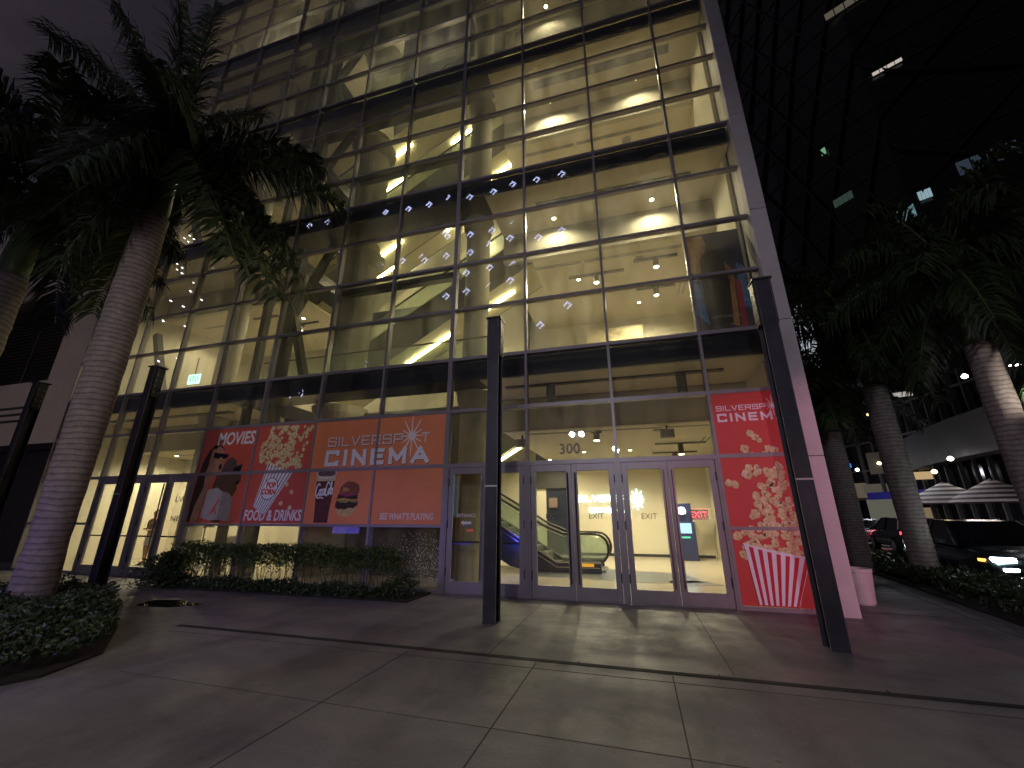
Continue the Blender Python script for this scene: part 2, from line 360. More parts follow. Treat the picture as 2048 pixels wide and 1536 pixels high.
for n, (sc, x0, x1, z0, z1) in enumerate(panes):
    j = random.uniform(-.004, .004); mb = rest if n >= 99 else MB()
    yy = .05
    v = [(x0, yy+j, z0), (x1, yy-j, z0), (x1, yy+j*.5, z1), (x0, yy-j*.5, z1)]; v += [(a, b+.012, c) for a, b, c in v]
    mb.add(v, [(0, 1, 2, 3), (7, 6, 5, 4), (0, 4, 5, 1), (1, 5, 6, 2), (2, 6, 7, 3), (3, 7, 4, 0)])
    if n < 99: part(mb, 'glass_pane', G_FACADE)
o = part(rest, 'glass_pane', G_FACADE); o['kind'] = 'stuff'

# corner fin
M_fin = mat('corner cladding', (.50, .46, .45), .6, 0, .08, 3, .15, bscale=40)
fin = MB()
zz = [0, 2.58, 5.3, 8.0, 10.8, 13.2, 15.7, 18.2, 20.6, 25.2]
for a, b in zip(zz, zz[1:]): fin.box(5.17, 5.50, -.18, .45, a+(.012 if a else 0), b)
part(fin, 'corner_fin', M_fin, bevel=.006)
part(MB().box(5.19, 5.48, -.165, .43, 0, 25.1), 'fin_core', M_slot)

# floors
for f, z in enumerate(FL[1:], 1):
    mb = MB().box(-1.2, 5.15, .14, 10, z-.46, z).box(-16, -9.0, .14, 10, z-.46, z).box(-8.999, -1.201, .14, .95, z-.46, z).box(-8.999, -1.201, 6.2, 10, z-.46, z)
    part(mb, 'floor_slab', M_dark)
    part(MB().box(-16, 5.15, .115, .138, z-.47, z+.02), 'slab_edge_panel', M_dark)
    cz = z-.465
    part(MB().box(-1.2, 5.14, .15, 1.99, cz-.03, cz-.002).box(-16, -9, .15, 1.99, cz-.03, cz-.002), 'ceiling', M_ceil)
    zb = z-1.42 if f == 1 else z-1.5
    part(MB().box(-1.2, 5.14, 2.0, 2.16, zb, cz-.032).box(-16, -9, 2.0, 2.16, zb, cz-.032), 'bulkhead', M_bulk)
    part(MB().box(-1.2, 5.14, 2.161, 9.4, zb+.02, zb+.06).box(-16, -9, 2.161, 6.4, zb+.02, zb+.06), 'lower_ceiling', M_ceil)
    # carpet edge above slab
    part(MB().box(-1.2, 5.14, .16, 9.9, z+.002, z+.02).box(-16, -9, .16, 9.9, z+.002, z+.02), 'floor_finish', M_floor)
# partition and back walls of each storey
for f in range(0, 5):
    z0, z1 = FL[f]+.021, FL[f+1]-.50
    yb = 9.5 if f == 0 else 7.2
    w = MB().box(-.6, 5.14, yb, yb+.15, z0, z1) if f == 0 else MB().box(-1.6, 5.14, yb, yb+.15, z0, z1)
    if f == 0: w.box(-9, -1.5, yb, yb+.15, z0, z1)
    else: w.box(-9, -1.61, 6.35, 6.5, FL[f]-.6, z1)
    w.box(-16, -9.01, 4.2 if f == 0 else 6.5, 6.64, z0, z1)
    part(w, 'interior_wall', M_cream)
    part(MB().box(5.06, 5.14, .5, yb-.01, z0, z1).box(-16.0, -15.9, .2, 6.4, z0, z1), 'side_wall', M_cream)
    if f: part(MB().box(.9, 3.1, 6.9, 7.19, FL[f]+1.0, FL[f+1]-1.9), 'wall_panel', mat('lit wall tone', (.74, .64, .40), .8, 0, .03))  # paler tone puts the lit part of the back wall into the colour
part(MB().box(-7.3, -2.2, 1.9, 2.0, .02, 4.6), 'added_dark_screen', mat('added screen grey green', (.07, .075, .06), .5, 0, .2, 1))  # added screen that darkens the glass below the banner
part(MB().box(-1.5, -.6, 9.52, 9.7, 0, 2.7), 'dark_doorway', M_black)
part(MB().box(-1.9, -.3, 9.38, 9.49, 2.7, 4.7).box(-.6, 4.99, 9.47, 9.499, .01, .12), 'wall_trim', M_slot)
part(MB().box(-15.9, 5.14, .14, 9.45, .003, .02), 'lobby_floor', M_floor)
for P in ([(-.9, 3.0), (2.4, 2.55), (3.6, 2.9), (3.4, 4.5), (-.2, 5.4)], [(3.0, 2.2), (4.0, 2.6), (3.7, 3.3), (2.8, 3.0)], [(-12.5, .8), (-10.8, .9), (-10.6, 2.6), (-12.8, 2.4)]): part(MB().prism(P, .0205, .024), 'dark_floor_tile', M_rug)
part(MB().box(-16, -15.9, 0.14, .2, 0, 25).box(-16.02, 5.5, 10.1, 10.3, 0, 25.2).box(5.151, 5.3, .46, 10.1, 0, 25.2).box(-16.3, -16.03, .2, 10.1, 0, 25.2), 'shell_wall', mat('shell', (.05, .05, .055), .8))
# round and steel columns just behind the glass
for x, y, r in ((-1.78, 1.25, .36), (-6.45, 1.75, .62), (-11.25, 1.5, .34)):
    mb = MB()
    for f in range(5):
        z0, z1 = FL[f]+.02, FL[f+1]-.47
        mb.lathe((x, y, 0), [(r, z0), (r, z1-.5), (r*1.25, z1-.22), (r*1.35, z1)], 28)
    part(mb, 'column', M_conc, smooth=False)
st = MB().box(-8.25, -7.95, .7, .95, .02, 25).box(-9.2, -9.0, .7, .9, .02, 25)
for f in range(1, 5):
    z = FL[f]; st.bar((-7.98, .82, z+2.6), (-7.05, .82, z+.02), .22, .2); st.bar((-7.98, .82, z+2.6), (-6.8, .82, FL[f+1]-.5), .2, .2)
    st.bar((-14.2, .9, z+2.7), (-13.0, .9, z+.02), .2, .2)
part(st, 'bracing', mat('brown steel', (.045, .04, .035), .5, .2))
# ceiling track slots, linear diffusers
M_diff = mat('diffuser grille', (.16, .15, .13), .6)
for f in range(1, 5):
    z = FL[f]-.50
    part(MB().box(.15 if f > 1 else -.75, 4.35, .78, .92 if f == 1 else 1.02, z-.035, z-.001).box(-15.2, -9.8, .8, .98, z-.035, z-.001), 'ceiling_slot', M_slot)
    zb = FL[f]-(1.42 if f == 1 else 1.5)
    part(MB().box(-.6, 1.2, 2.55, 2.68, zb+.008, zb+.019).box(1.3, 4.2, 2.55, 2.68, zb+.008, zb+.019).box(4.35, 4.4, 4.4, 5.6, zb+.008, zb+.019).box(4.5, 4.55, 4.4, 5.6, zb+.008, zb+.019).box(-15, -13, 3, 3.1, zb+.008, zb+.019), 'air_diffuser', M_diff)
    sp_ = MB().lathe((3.0, 2.95, zb), [(.16, .004), (.16, .018)], 20); part(sp_, 'ceiling_speaker', M_diff)

# doors ------------------------------------------------------------
def door(x0, x1, lab=None, hand=1, word='EXIT', pull=True):
    s, h0, h1 = .115, .245, .14; zt = 2.6
    fr_ = MB().box(x0, x0+s, -.005, .05, .012, zt).box(x1-s, x1, -.005, .05, .012, zt).box(x0+s, x1-s, -.003, .048, .012, h0).box(x0+s, x1-s, -.003, .048, zt-h1, zt)
    d = part(fr_, 'door', M_frame, lab, bevel=.003)
    MB().box(x0+s, x1-s, .018, .03, h0, zt-h1).build('door_glass', G_DOOR, d)
    if pull:
        xh = x1-.075 if hand > 0 else x0+.075
        hb = MB().tube([(xh, -.075, .30), (xh, -.075, 2.42)], .016, 8)
        for z in (.45, 1.36, 2.28): hb.tube([(xh, -.075, z), (xh, 0, z)], .010, 6)
        hb.build('handle', mat('handle bronze', (.10, .085, .08), .35, .7), d)
    if word != 'EXIT': MB().box(x0+s*.3, x1-s*.3, .052, .075, 1.0, 1.04).build('push_bar', M_slot, d)
    hg = MB(); xg = x0+.004 if hand > 0 else x1-.004
    for z in (.35, 1.3, 2.2): hg.box(xg-.014, xg+.014, -.022, -.004, z, z+.16)
    hg.build('hinge', M_slot, d)
    if word:
        t = MB(); xm = (x0+x1)/2
        if word == 'EXIT': add_text(t, 'EXIT', xm+.02, .012, 1.50, .155, .95, 0, 0)
        else:
            add_text(t, word, xm, .012, 1.53, .105, .82); t.poly([(xm-.13, 1.42), (xm-.05, 1.465), (xm-.05, 1.44), (xm+.12, 1.44), (xm+.12, 1.385), (xm-.05, 1.385), (xm-.05, 1.36)], .012)
        t.build('door_lettering', mat('dark vinyl', (.10, .10, .09), .6) if word == 'EXIT' else M_white, d)
def door_bay(x0, labs, words, pull=True):
    xm = x0+.95
    part(MB().box(x0+.03, x0+.065, -.03, .1, 0, 2.615).box(x0+1.835, x0+1.87, -.03, .1, 0, 2.615).box(x0+.066, x0+1.834, -.03, .1, 2.602, 2.614), 'door_frame', M_frame)
    part(MB().box(x0+.066, x0+1.834, -.06, .12, .001, .011), 'threshold', mat('threshold steel', (.3, .29, .28), .3, .8))
    door(x0+.07, xm-.004, labs[0], 1, words[0], pull); door(xm+.004, x0+1.83, labs[1], -1, words[1], pull)
door_bay(-1.9, ('narrow glass door marked entrance beside the orange banner', None), ('ENTRANCE', None), False)
door_bay(0, (None, None), ('EXIT', 'EXIT')); door_bay(1.9, (None, None), ('EXIT', 'EXIT'))
door_bay(-13.3, (None, None), (None, None)); door_bay(-11.4, (None, None), (None, None))
tube_h = MB().tube([(-1.02, -.07, .3), (-1.02, -.07, 2.42)], .014, 8)
for z in (.45, 1.36, 2.28): tube_h.tube([(-1.02, -.07, z), (-1.02, 0, z)], .01, 6)
part(tube_h, 'door_pull', mat('bright steel', (.4, .4, .42), .25, .9))
nm = MB(); add_text(nm, '300', .93, .04, 2.83, .31, 1.0, .004)
part(nm, 'street_number', mat('number vinyl', (.16, .15, .12), .5), 'number 300 on the glass above the doors')
lg = MB(); p1 = at(378, 1003, 4.17); p2 = at(352, 1042, 4.17); add_text(lg, 'SILVERSPOT', p1.x, 4.17, p1.z, .30, 1.35); add_text(lg, 'CINEMA', p2.x, 4.17, p2.z, .30, 1.4)
for k in range(10):
    a = 2*math.pi*k/10+.2; stroke_seg(lg, (p1.x+1.3+.3*math.cos(a), p1.z+.2+.3*math.sin(a)), (p1.x+1.3+1.3*math.cos(a), p1.z+.2+1.3*math.sin(a)), .012, 4.18)
part(lg, 'wall_lettering', mat('black vinyl', (.03, .03, .03), .5), 'black cinema lettering with radiating lines on the left lobby wall')
# blue-lit sill and planter behind the posts

# ================================================================== INTERIOR LAMPS AND STAIRS
LC = (1., .86, .62); IK = 3.3
def lamp(kind, name, loc, energy, parent=None, col=LC, size=.06, angle=150, tgt=None, blend=.6):
    d = bpy.data.lights.new(name, kind); d.energy = energy; d.color = col
    if kind == 'AREA': d.shape = 'RECTANGLE'; d.size, d.size_y = size
    else: d.shadow_soft_size = size
    if kind == 'SPOT': d.spot_size = R(angle); d.spot_blend = blend
    o = bpy.data.objects.new(name, d); C.objects.link(o); o.location = Vector(loc)-(origin(parent) if parent else Vector())
    o.parent = parent
    if tgt is not None: o.rotation_euler = (Vector(tgt)-Vector(loc)).to_track_quat('-Z', 'Y').to_euler()
    return o
M_ring = mat('lamp ring', (.35, .33, .3), .4, .3)
def downlight(x, y, z, e, lab, s=1., grp='recessed downlights'):
    t = thing('ceiling_downlight', lab, 'downlight', (x, y, z), grp)
    MB().lathe((x, y, z), [(.085*s, 0), (.085*s, -.02), (.065*s, -.02)], 16).build('trim_ring', M_ring, t)
    MB().lathe((x, y, z-.021), [(.062*s, 0), (.05*s, -.012)], 16).build('lens', M_bulb, t)
    lamp('SPOT', 'downlight_lamp', (x, y, z-.06), e*IK, t, size=.05, angle=165)
    return t
def pendant(x, y, z, e, lab, bar=1.5, drop=.32, grp='track lights'):
    t = thing('track_light', lab, 'track light', (x, y, z), grp)
    MB().box(x-bar/2, x+bar/2, y-.05, y+.05, z-.05, z-.002).build('track', M_slot, t)
    MB().lathe((x, y, z-.05-drop), [(.085, 0), (.085, drop)], 16).build('lamp_shade', mat('shade', (.06, .05, .045), .5, .2), t)
    MB().lathe((x, y, z-.062-drop), [(.07, 0), (.078, .011)], 16).build('bulb', M_bulb, t)
    lamp('SPOT', 'pendant_lamp', (x, y, z-.1-drop), e*IK, t, size=.05, angle=150)
    return t
fn = ['ground', 'first', 'second', 'third', 'fourth']
# ground lobby
pendant(3.73, 5.0, 3.76, 100, 'black cylinder track light above the right hand exit doors, the nearer of two')
pendant(3.73, 7.0, 3.76, 100, 'black cylinder track light above the right hand exit doors, the farther of two')
pendant(1.34, 2.5, 3.76, 45, 'black cylinder lamp hanging just right of the number 300', .3, .2)
for px, lab in ((.42, 'dark cylinder lamp under the slab, nearer the centre post'), (3.45, 'dark cylinder lamp under the slab, above the right exit doors')):
    t = thing('cylinder_lamp', lab, 'lamp', (px, .85, 4.66), 'cylinder lamps under the slab')
    MB().lathe((px, .85, 4.22), [(.11, 0), (.11, .44)], 18).build('lamp_shade', mat('navy shade', (.02, .024, .04), .4, .3), t)
    MB().lathe((px, .85, 4.212), [(.06, 0), (.09, .006)], 16).build('bulb', M_slot, t)
for x in (.6, 2.2): downlight(x, 6.2, 3.775, 150, "lobby ceiling downlight "+("left of the neon sign" if x < 1 else "above the neon sign"))
downlight(-1.2+.2, 8.0, 3.775, 90, 'lobby ceiling downlight over the dark doorway')
for x, w in ((-14.6, 'left of'), (-12.4, 'above'), (-10.4, 'right of')): downlight(x, 2.9, 3.775, 120, 'ceiling downlight %s the black lettering in the left lobby' % w)
# upper floors
for f in range(1, 5):
    cz = FL[f+1]-.497; zb = FL[f+1]-1.482
    k = [0, 1, .72, .45, .5][f]
    for j, (x, ww) in enumerate(((.55, 'left'), (3.4, 'right'))):
        if f == 3 and j == 1: continue
        downlight(x, 1.55, cz, (70 if f < 3 else 60)*k*(1.6 if (f, j) == (2, 0) else 1), '%s wall washer downlight in front of the bulkhead, %s storey' % (ww, fn[f]), 1.2 if f == 2 else 1)
    for x, y in ((1.0, 3.6), (3.0, 5.8)):
        downlight(x, y, zb, 130*k, 'downlight in the lower ceiling of the %s storey, %s' % (fn[f], 'near the stairs' if x < 2 else 'near the right corner'))
    for x in (-14.2, -10.2): downlight(x, 3.4, zb, (95 if f < 3 else 60)*k, 'left wing downlight on the %s storey, %s' % (fn[f], 'far left' if x < -12 else 'beside the brace'))
    if f == 1:
        pendant(3.46, 3.0, zb, 50, 'black cylinder track light on the first storey, nearer the glass', 1.3, .3); pendant(3.55, 4.8, zb, 50, 'black cylinder track light on the first storey, farther from the glass', 1.3, .3)
        pendant(1.6, 3.4, zb, 20, 'long black track light in front of the pale wall panel, first storey', 1.8, .3)
        pendant(-11.6, 2.9, zb, 40, 'black cylinder track light above the left lobby, nearer', 1.2, .3); pendant(-10.6, 3.8, zb, 40, 'black cylinder track light above the left lobby, beside the brace', 1.6, .3)
# bright bare lamps seen through the upper glass
for (px, py, Y, e, lab) in ((528, 33, 1.2, 60, 'bright round lamp near the top left of the glass front'), (598, 135, 1.2, 60, 'bright round lamp right of the palm crown'),
                      (830, 31, 1.6, 45, 'bright round lamp above the upper stair'), (1078, 178, 1.4, 70, 'very bright round lamp in the centre of the upper glass front'), (925, 2, 1.6, 45, 'bright round lamp at the very top above the stair'),
                      (781, 193, 1.0, 30, 'small round lamp left end of the upper landing'), (899, 156, 1.0, 30, 'small round lamp right end of the upper landing'),
                      (746, 775, 1.0, 12, 'small round lamp under the lowest landing above the orange banner')):
    p = at(px, py, Y); t = thing('landing_lamp', lab, 'lamp', p, 'bare lamps on the landings')
    MB().lathe(p, [(.04, -.09), (.10, -.05), (.11, 0), (.07, .05)], 14).build('bulb', glow('globe', (1, .88, .5), 60), t, smooth=True)
    MB().lathe(p, [(.05, .05), (.05, .12)], 12).build('lamp_base', M_ring, t)
    lamp('POINT', 'globe_lamp', p+Vector((0, -.0, -.16)), e*1.6, t, size=.07)

for f in range(0, 5):  # added lamps that brighten the dark stair hall
    for x, w in ((-7.6, 'left'), (-3.4, 'right')):
        z = FL[f]+2.6
        t = thing('added_wall_lamp', 'added wall lamp on the back wall of the stair hall, %s storey, %s' % (fn[f], w), 'wall lamp', (x, 6.2, z), 'added wall lamps in the stair hall')
        MB().box(x-.1, x+.1, 6.28, 6.349, z-.15, z+.15).build('wall_plate', M_ring, t); MB().lathe((x, 6.17, z), [(.05, -.12), (.09, -.06), (.09, .06), (.05, .12)], 14).build('globe', M_bulb, t)
        lamp('POINT', 'added_wall_lamp_light', (x, 6.0, z), 80 if f < 4 else 45, t, size=.1)
SL = .577
def flight(name, lab, led, y0, y1, zoff, x0, x1, ledr=None):
    # zoff: height of the lower edge at x = -5.12
    zb = lambda x: zoff+SL*(x+5.12)
    t = thing(name, lab, 'stair', (x0, (y0+y1)/2, zb(x0)), 'stair flights behind the glass')
    def slab(a, b, lo, hi): return MB().add([(x0, a, zb(x0)+lo), (x1, a, zb(x1)+lo), (x1, b, zb(x1)+lo), (x0, b, zb(x0)+lo), (x0, a, zb(x0)+hi), (x1, a, zb(x1)+hi), (x1, b, zb(x1)+hi), (x0, b, zb(x0)+hi)],
                        [(0, 3, 2, 1), (4, 5, 6, 7), (0, 1, 5, 4), (1, 2, 6, 5), (2, 3, 7, 6), (3, 0, 4, 7)])
    slab(y0+.03, y1-.03, .0, .35).build('soffit', mat('soffit paint', (.62, .56, .36), .7, 0, .03), t)
    slab(y0, y0+.03, -.01, 1.25).build('side_cladding', M_clad, t); slab(y1-.03, y1, -.01, 1.25).build('side_cladding', M_clad, t)
    for yy in (y0+.01, y1-.02):
        slab(yy, yy+.012, 1.25, 1.9).build('glass_balustrade', G_RAIL, t)
        MB().tube([(x0, yy, zb(x0)+1.93), (x1, yy, zb(x1)+1.93)], .035, 8).build('handrail', M_slot, t)
    s = MB(); n = int((x1-x0)/.3)
    for k in range(n):
        x = x0+k*.3; s.box(x, x+.3, y0+.04, y1-.04, zb(x)+.36, zb(x)+.60)
    s.build('steps', M_clad, t)
    ym = (y0+y1)/2
    for a, b in led:
        MB().bar((a, ym, zb(a)-.035), (b, ym, zb(b)-.035), .07, .05).build('linear_lamp', M_led, t)
    return t
for f, zf in ((1, 5.2), (2, 10.75), (3, 15.62)):
    z0 = zf+1.28
    flight('stair_flight', 'front stair flight with lit sloping soffit rising right on the %s storey' % fn[f], [(-5.0, -3.3), (-2.4, -1.1)] if f == 1 else [(-6.9, -5.6), (-2.2, -.9)], 2.2, 3.7, z0, -7.3, .4)
for f, dz in ((2, 0), (3, 4.87)):
    p = at(749, 560, 4.6); z0 = p.z+.035-SL*(p.x+5.12)+dz
    flight('stair_flight', 'rear stair flight with bright linear lamps rising right on the %s storey' % fn[f], [(-10.0, -9.1) if f == 3 else (-9.2, -8.2), (-8.0, -6.9), (-4.6, -3.2)], 3.9, 5.4, z0, -10.4, -1.6)
p = at(1037, 898, 5.8); flight('stair_flight', 'stair flight with a bright linear lamp above the lobby escalator', [(-2.7, -1.0)], 5.3, 6.3, p.z+.04-SL*(p.x+5.12), -5.2, .4)
# landings with glass railings behind the facade
for f in (1, 2, 3, 4):
    z = FL[f]
    t = thing('landing_railing', 'glass railing with dark handrail at the slab edge of the %s storey' % fn[f], 'railing', (-5, .9, z), 'glass railings on the landings')
    MB().box(-8.9, -1.3, .90, .912, z+.05, z+1.0).build('glass_panel', G_RAIL, t)
    MB().tube([(-8.9, .906, z+1.03), (-1.3, .906, z+1.03)], .025, 8).build('handrail', M_slot, t)
    t = thing('landing_railing', 'glass railing in the right hand hall of the %s storey' % fn[f], 'railing', (.5, 2.9, z), 'glass railings on the landings')
    MB().box(-1.1, 1.7, 2.9, 2.912, z+.05, z+1.0).build('glass_panel', G_RAIL, t)
    MB().tube([(-1.1, 2.906, z+1.03), (1.7, 2.906, z+1.03), (1.7, 2.906, z+.03)], .02, 8).build('handrail', M_slot, t)
# intermediate dark landings across the stair hall
for f, z in ((1, 8.0), (2, 12.2), (3, 17.1)):
    lm = MB().box(-5.65, -1.9, .15, .35, z-.24, z-.06)
    tag(lm.build('landing_beam', mat('landing beam', (.035, .03, .028), .6)), 'dark horizontal beam crossing the stair hall on the %s storey' % fn[f], 'beam', 'landing beams')

# ground escalator
E = thing('escalator', 'escalator with black side panels and looping handrails in the ground lobby', 'escalator', (.4, 4.5, 0))
xk, zk = -.1, .27
dk = lambda x: zk if x > xk else zk+SL*(xk-x)
for y0, nm_ in ((3.85, 0), (5.05, 1)):
    top = [(1.15, .27), (xk, zk), (-6.5, dk(-6.5))]; bot = [(-6.5, dk(-6.5)-1.0), (-1.5, .15), (-.9, 0.021), (1.15, .021)]
    MB().poly(top+bot, y0, .15).build('side_panel', M_black, E)
    tr_ = MB()
    for yy in (y0-.012,): tr_.bar((1.15, yy, .30), (xk, yy, zk+.03), .10, .035).bar((xk, yy, zk+.03), (-6.5, yy, dk(-6.5)+.03), .10, .035); tr_.bar((1.1, yy-.02, .17), (xk, yy-.02, .17), .03, .02).bar((xk, yy-.02, .17), (-6.5, yy-.02, dk(-6.5)-.11), .03, .02)
    tr_.build('metal_trim', mat('polished trim', (.55, .5, .4), .22, .9), E)
    def rail(h):
        pts = [(-6.5, dk(-6.5)+h), (xk-.4, dk(xk-.4)+h), (xk+.2, zk+h), (.95, zk+h)]
        for k in range(1, 9):
            a = math.pi/2-math.pi*k/9; pts.append((1.0+(h/2+.0)*1.0*math.cos(a)*.95, zk+h/2+h/2*math.sin(a)))
        pts.append((.95, zk+.03)); return pts
    rp = rail(.80)
    MB().tube([(x, y0+.07, z) for x, z in rp], .035, 8).build('handrail', M_slot, E)
    MB().tube([(x, y0+.07, z) for x, z in rail(.72)], .012, 6).build('rail_edge', mat('rail edge', (.5, .45, .35), .3, .8), E)
    gp = [(-6.5, dk(-6.5)), (-6.5, dk(-6.5)+.78), (xk-.3, dk(xk-.3)+.78), (xk+.2, zk+.78), (.98, zk+.78), (1.25, zk+.65), (1.36, zk+.4), (1.25, zk+.1), (.95, zk), (xk, zk)]
    MB().poly(gp, y0+.065, .012).build('balustrade_glass', G_RAIL, E)
stp = MB()
for k in range(22):
    x = xk-k*.3; stp.box(x-.3, x, 4.01, 5.04, dk(x)-.25, dk(x)-.02+(.10 if k else 0))
stp.build('steps', mat('step metal', (.14, .14, .14), .4, .8), E)
MB().box(.0, 1.25, 4.01, 5.04, .021, .10).build('floor_plate', mat('plate', (.35, .33, .28), .3, .9), E)
MB().box(.55, .60, 3.93, 3.97, .3, 1.02).build('post', mat('post brass', (.5, .42, .2), .3, .8), E)
MB().box(.62, .95, 3.80, 3.84, .20, .30).build('warning_plate', mat('yellow plate', (.8, .42, .05), .5, emit=(1, .45, .03), es=.8), E)

bc = thing('blue_light_column', 'deep blue light column behind the entrance door', 'light', (-2.0, 2.3, .02))
MB().box(-2.12, -1.95, 2.2, 2.36, .25, 2.3).build('light_strip', glow('blue strip', (.015, .02, .8), .9), bc); MB().box(-2.16, -1.91, 2.37, 2.45, .02, 2.5).box(-2.18, -1.89, 2.14, 2.369, .02, .24).build('column_case', M_black, bc)
lamp('POINT', 'blue_lamp', (-1.75, 1.9, .7), 22, bc, col=(.03, .05, 1), size=.15)
# neon cinema sign on the back wall
ns = thing('neon_sign', 'glowing white neon cinema sign on the lobby back wall', 'neon sign', (1.2, 9.45, 1.6))
nb = MB(); wide_text(nb, 'SILVERSP', -.15, 1.85, 2.12, .26, .045, 9.44, gap=.5); wide_text(nb, 'CINEMA', .35, 2.0, 1.68, .2, .05, 9.44, gap=.7)
M_neon = glow('neon white', (.75, 1, .92), 7)
nb.build('neon_lettering', M_neon, ns)
nb2 = MB(); starburst(nb2, 2.32, 2.2, .42, 9.43, .045, core=.09); nb2.build('neon_starburst', M_neon, ns)
# kiosk
K = thing('ticket_kiosk', 'tall dark blue ticket machine with lit screens right of the neon sign', 'kiosk', (3.9, 8.3, 0))
kb_ = MB().box(3.55, 4.25, 8.25, 8.7, .02, 1.35).box(3.6, 4.2, 8.3, 8.65, 1.35, 2.0); kb_.build('cabinet', mat('kiosk blue', (.02, .03, .10), .35, .2), K, bevel=.02)
MB().box(3.68, 4.12, 8.235, 8.249, .95, 1.3).build('screen', glow('kiosk screen', (.35, .6, 1), 2.2), K)
MB().lathe((3.85, 8.27, 1.6), [(.01, 0), (.14, .03), (.16, .14), (.11, .26), (.01, .28)], 16).build('lit_emblem', glow('kiosk white', (1, .95, .9), 3), K)
MB().box(3.75, 4.05, 8.236, 8.249, .78, .84).build('card_slot', glow('kiosk green', (.1, .8, .5), 1.5), K)
rs = thing('wall_sign', 'small red glowing exit sign right of the ticket machine', 'sign', (4.45, 8.6, 1.5))
rb_ = MB(); add_text(rb_, 'EXIT', 4.45, 8.55, 1.5, .3, 1); rb_.build('sign_lettering', glow('red sign', (1, .06, .1), 6), rs); MB().box(4.12, 4.8, 8.57, 8.6, 1.42, 1.78).build('sign_board', M_rug, rs)
ws = MB().box(-1.36, -1.0, 9.40, 9.44, 1.9, 2.3)
tag(ws.build('notice_board', mat('notice', (.18, .12, .10), .6)), 'small brown notice on the wall behind the centre post', 'notice')
# projector box under ceiling
for x, y, z, lab in ((3.15, 2.4, 3.6, 'grey box speaker above the right exit doors'), (-.75, 2.5, 3.55, 'grey box speaker left of the number 300'), (-10.0, 2.6, 3.35, 'dark box speaker in the left lobby')):
    t = thing('ceiling_speaker_box', lab, 'speaker', (x, y, z), 'box speakers')
    MB().box(x-.17, x+.17, y-.1, y+.1, z-.13, z+.09).build('cabinet', mat('speaker grey', (.22, .2, .17), .6), t, bevel=.01)
    MB().box(x-.14, x+.14, y-.112, y-.102, z-.1, z+.06).build('grille', M_diff, t); MB().box(x-.02, x+.02, y-.02, y+.02, z+.09, z+.2).build('bracket', M_slot, t)
# green exit sign upstairs left
p = at(387, 758, 2.6)
xs = thing('stair_sign', 'bright pale green sign upstairs at the far left', 'sign', p)
MB().box(p.x-.30, p.x+.30, p.y, p.y+.05, p.z-.2, p.z+.2).build('sign_panel', glow('sign mint', (.55, 1, .85), 2.6), xs)
t_ = MB(); add_text(t_, 'STU', p.x, p.y-.004, p.z-.08, .27, 1.0); t_.build('sign_lettering', mat('sign letters', (.02, .08, .06), .6), xs)
MB().box(p.x-.02, p.x+.02, p.y+.01, p.y+.03, p.z+.2, p.z+.9).build('hanger', M_slot, xs)
# dark film poster upstairs right, plain generic figures
P2 = thing('film_poster', 'large dark poster with blurred figures in the upper right corner window', 'poster', (4.62, .7, 5.6))
MB().poly([(3.98, 5.3), (5.0, 5.3), (5.0, 8.0), (3.98, 8.0)], .7, .02).build('backing', mat('poster dark', (.03, .03, .09), .5), P2)
g = MB().poly([(4.0, 6.6), (4.45, 6.1), (4.55, 7.0), (4.3, 7.95), (4.0, 7.95)], .697, .001).poly([(4.55, 5.6), (4.72, 5.5), (4.78, 6.9), (4.62, 7.2)], .697, .001); g.build('orange_print', mat('poster orange', (.9, .32, .10), .5, 0, .5, 5), P2)
g = MB().poly([(4.0, 5.9), (4.2, 5.6), (4.2, 6.6), (4.0, 7.0)], .696, .001).poly([(4.8, 6.0), (4.98, 5.9), (4.98, 7.0), (4.85, 7.1)], .696, .001); g.build('blue_print', mat('poster blue', (.12, .30, .85), .5, 0, .5, 5), P2)
g = MB().poly([(4.2, 5.6), (4.62, 5.6), (4.68, 6.6), (4.62, 7.35), (4.52, 7.5), (4.48, 7.72), (4.36, 7.72), (4.32, 7.5), (4.2, 7.3), (4.15, 6.4)], .694, .001); g.build('dark_figure', mat('poster figure', (.012, .008, .012), .5, 0, .3, 6), P2)
g = MB().poly([(4.75, 5.5), (4.86, 5.5), (4.88, 6.6), (4.78, 6.7)], .693, .001); g.build('red_print', mat('poster red', (.6, .04, .07), .5, 0, .4, 6), P2)
g = MB(); add_text(g, 'SEPTEMBER', 4.5, .691, 5.75, .09, 1.2); g.build('poster_lettering', mat('poster grey', (.4, .38, .4), .5), P2)
P2.location.y -= .28; P2.scale.x = 1.13

# ================================================================== BANNERS
YB = -.012
M_red = mat('banner red', (.55, .095, .06), .5, 0, .10, 1.2)
M_org = mat('banner orange', (.80, .255, .10), .5, 0, .10, 1.0)
M_red2 = mat('banner scarlet', (.60, .062, .048), .45, 0, .08, 1.0)
M_pop = [mat('popcorn print a', (.68, .52, .25), .6, 0, .25, 14), mat('popcorn print b', (.52, .36, .13), .6, 0, .3, 14), mat('popcorn print c', (.78, .66, .40), .6, 0, .2, 14), mat('popcorn print d', (.26, .15, .05), .6)]
def kernel(mb, x, z, r, y):
    n = random.randint(4, 6); a0 = random.random()*6.3
    mb.disc(x+random.uniform(-.2, .2)*r, z-.25*r, r*.85, y, 10, 1, .2)
    for k in range(n):
        a = a0+6.28*k/n; rr = r*random.uniform(.38, .6)
        mb.disc(x+.55*r*math.cos(a), z+.5*r*math.sin(a), rr, y-.0003*(k+1), 9, random.choice((0, 0, 2)), .18)
    if random.random() < .35: mb.disc(x+r*.2, z-r*.1, r*.2, y-.0028, 6, 3, .3)
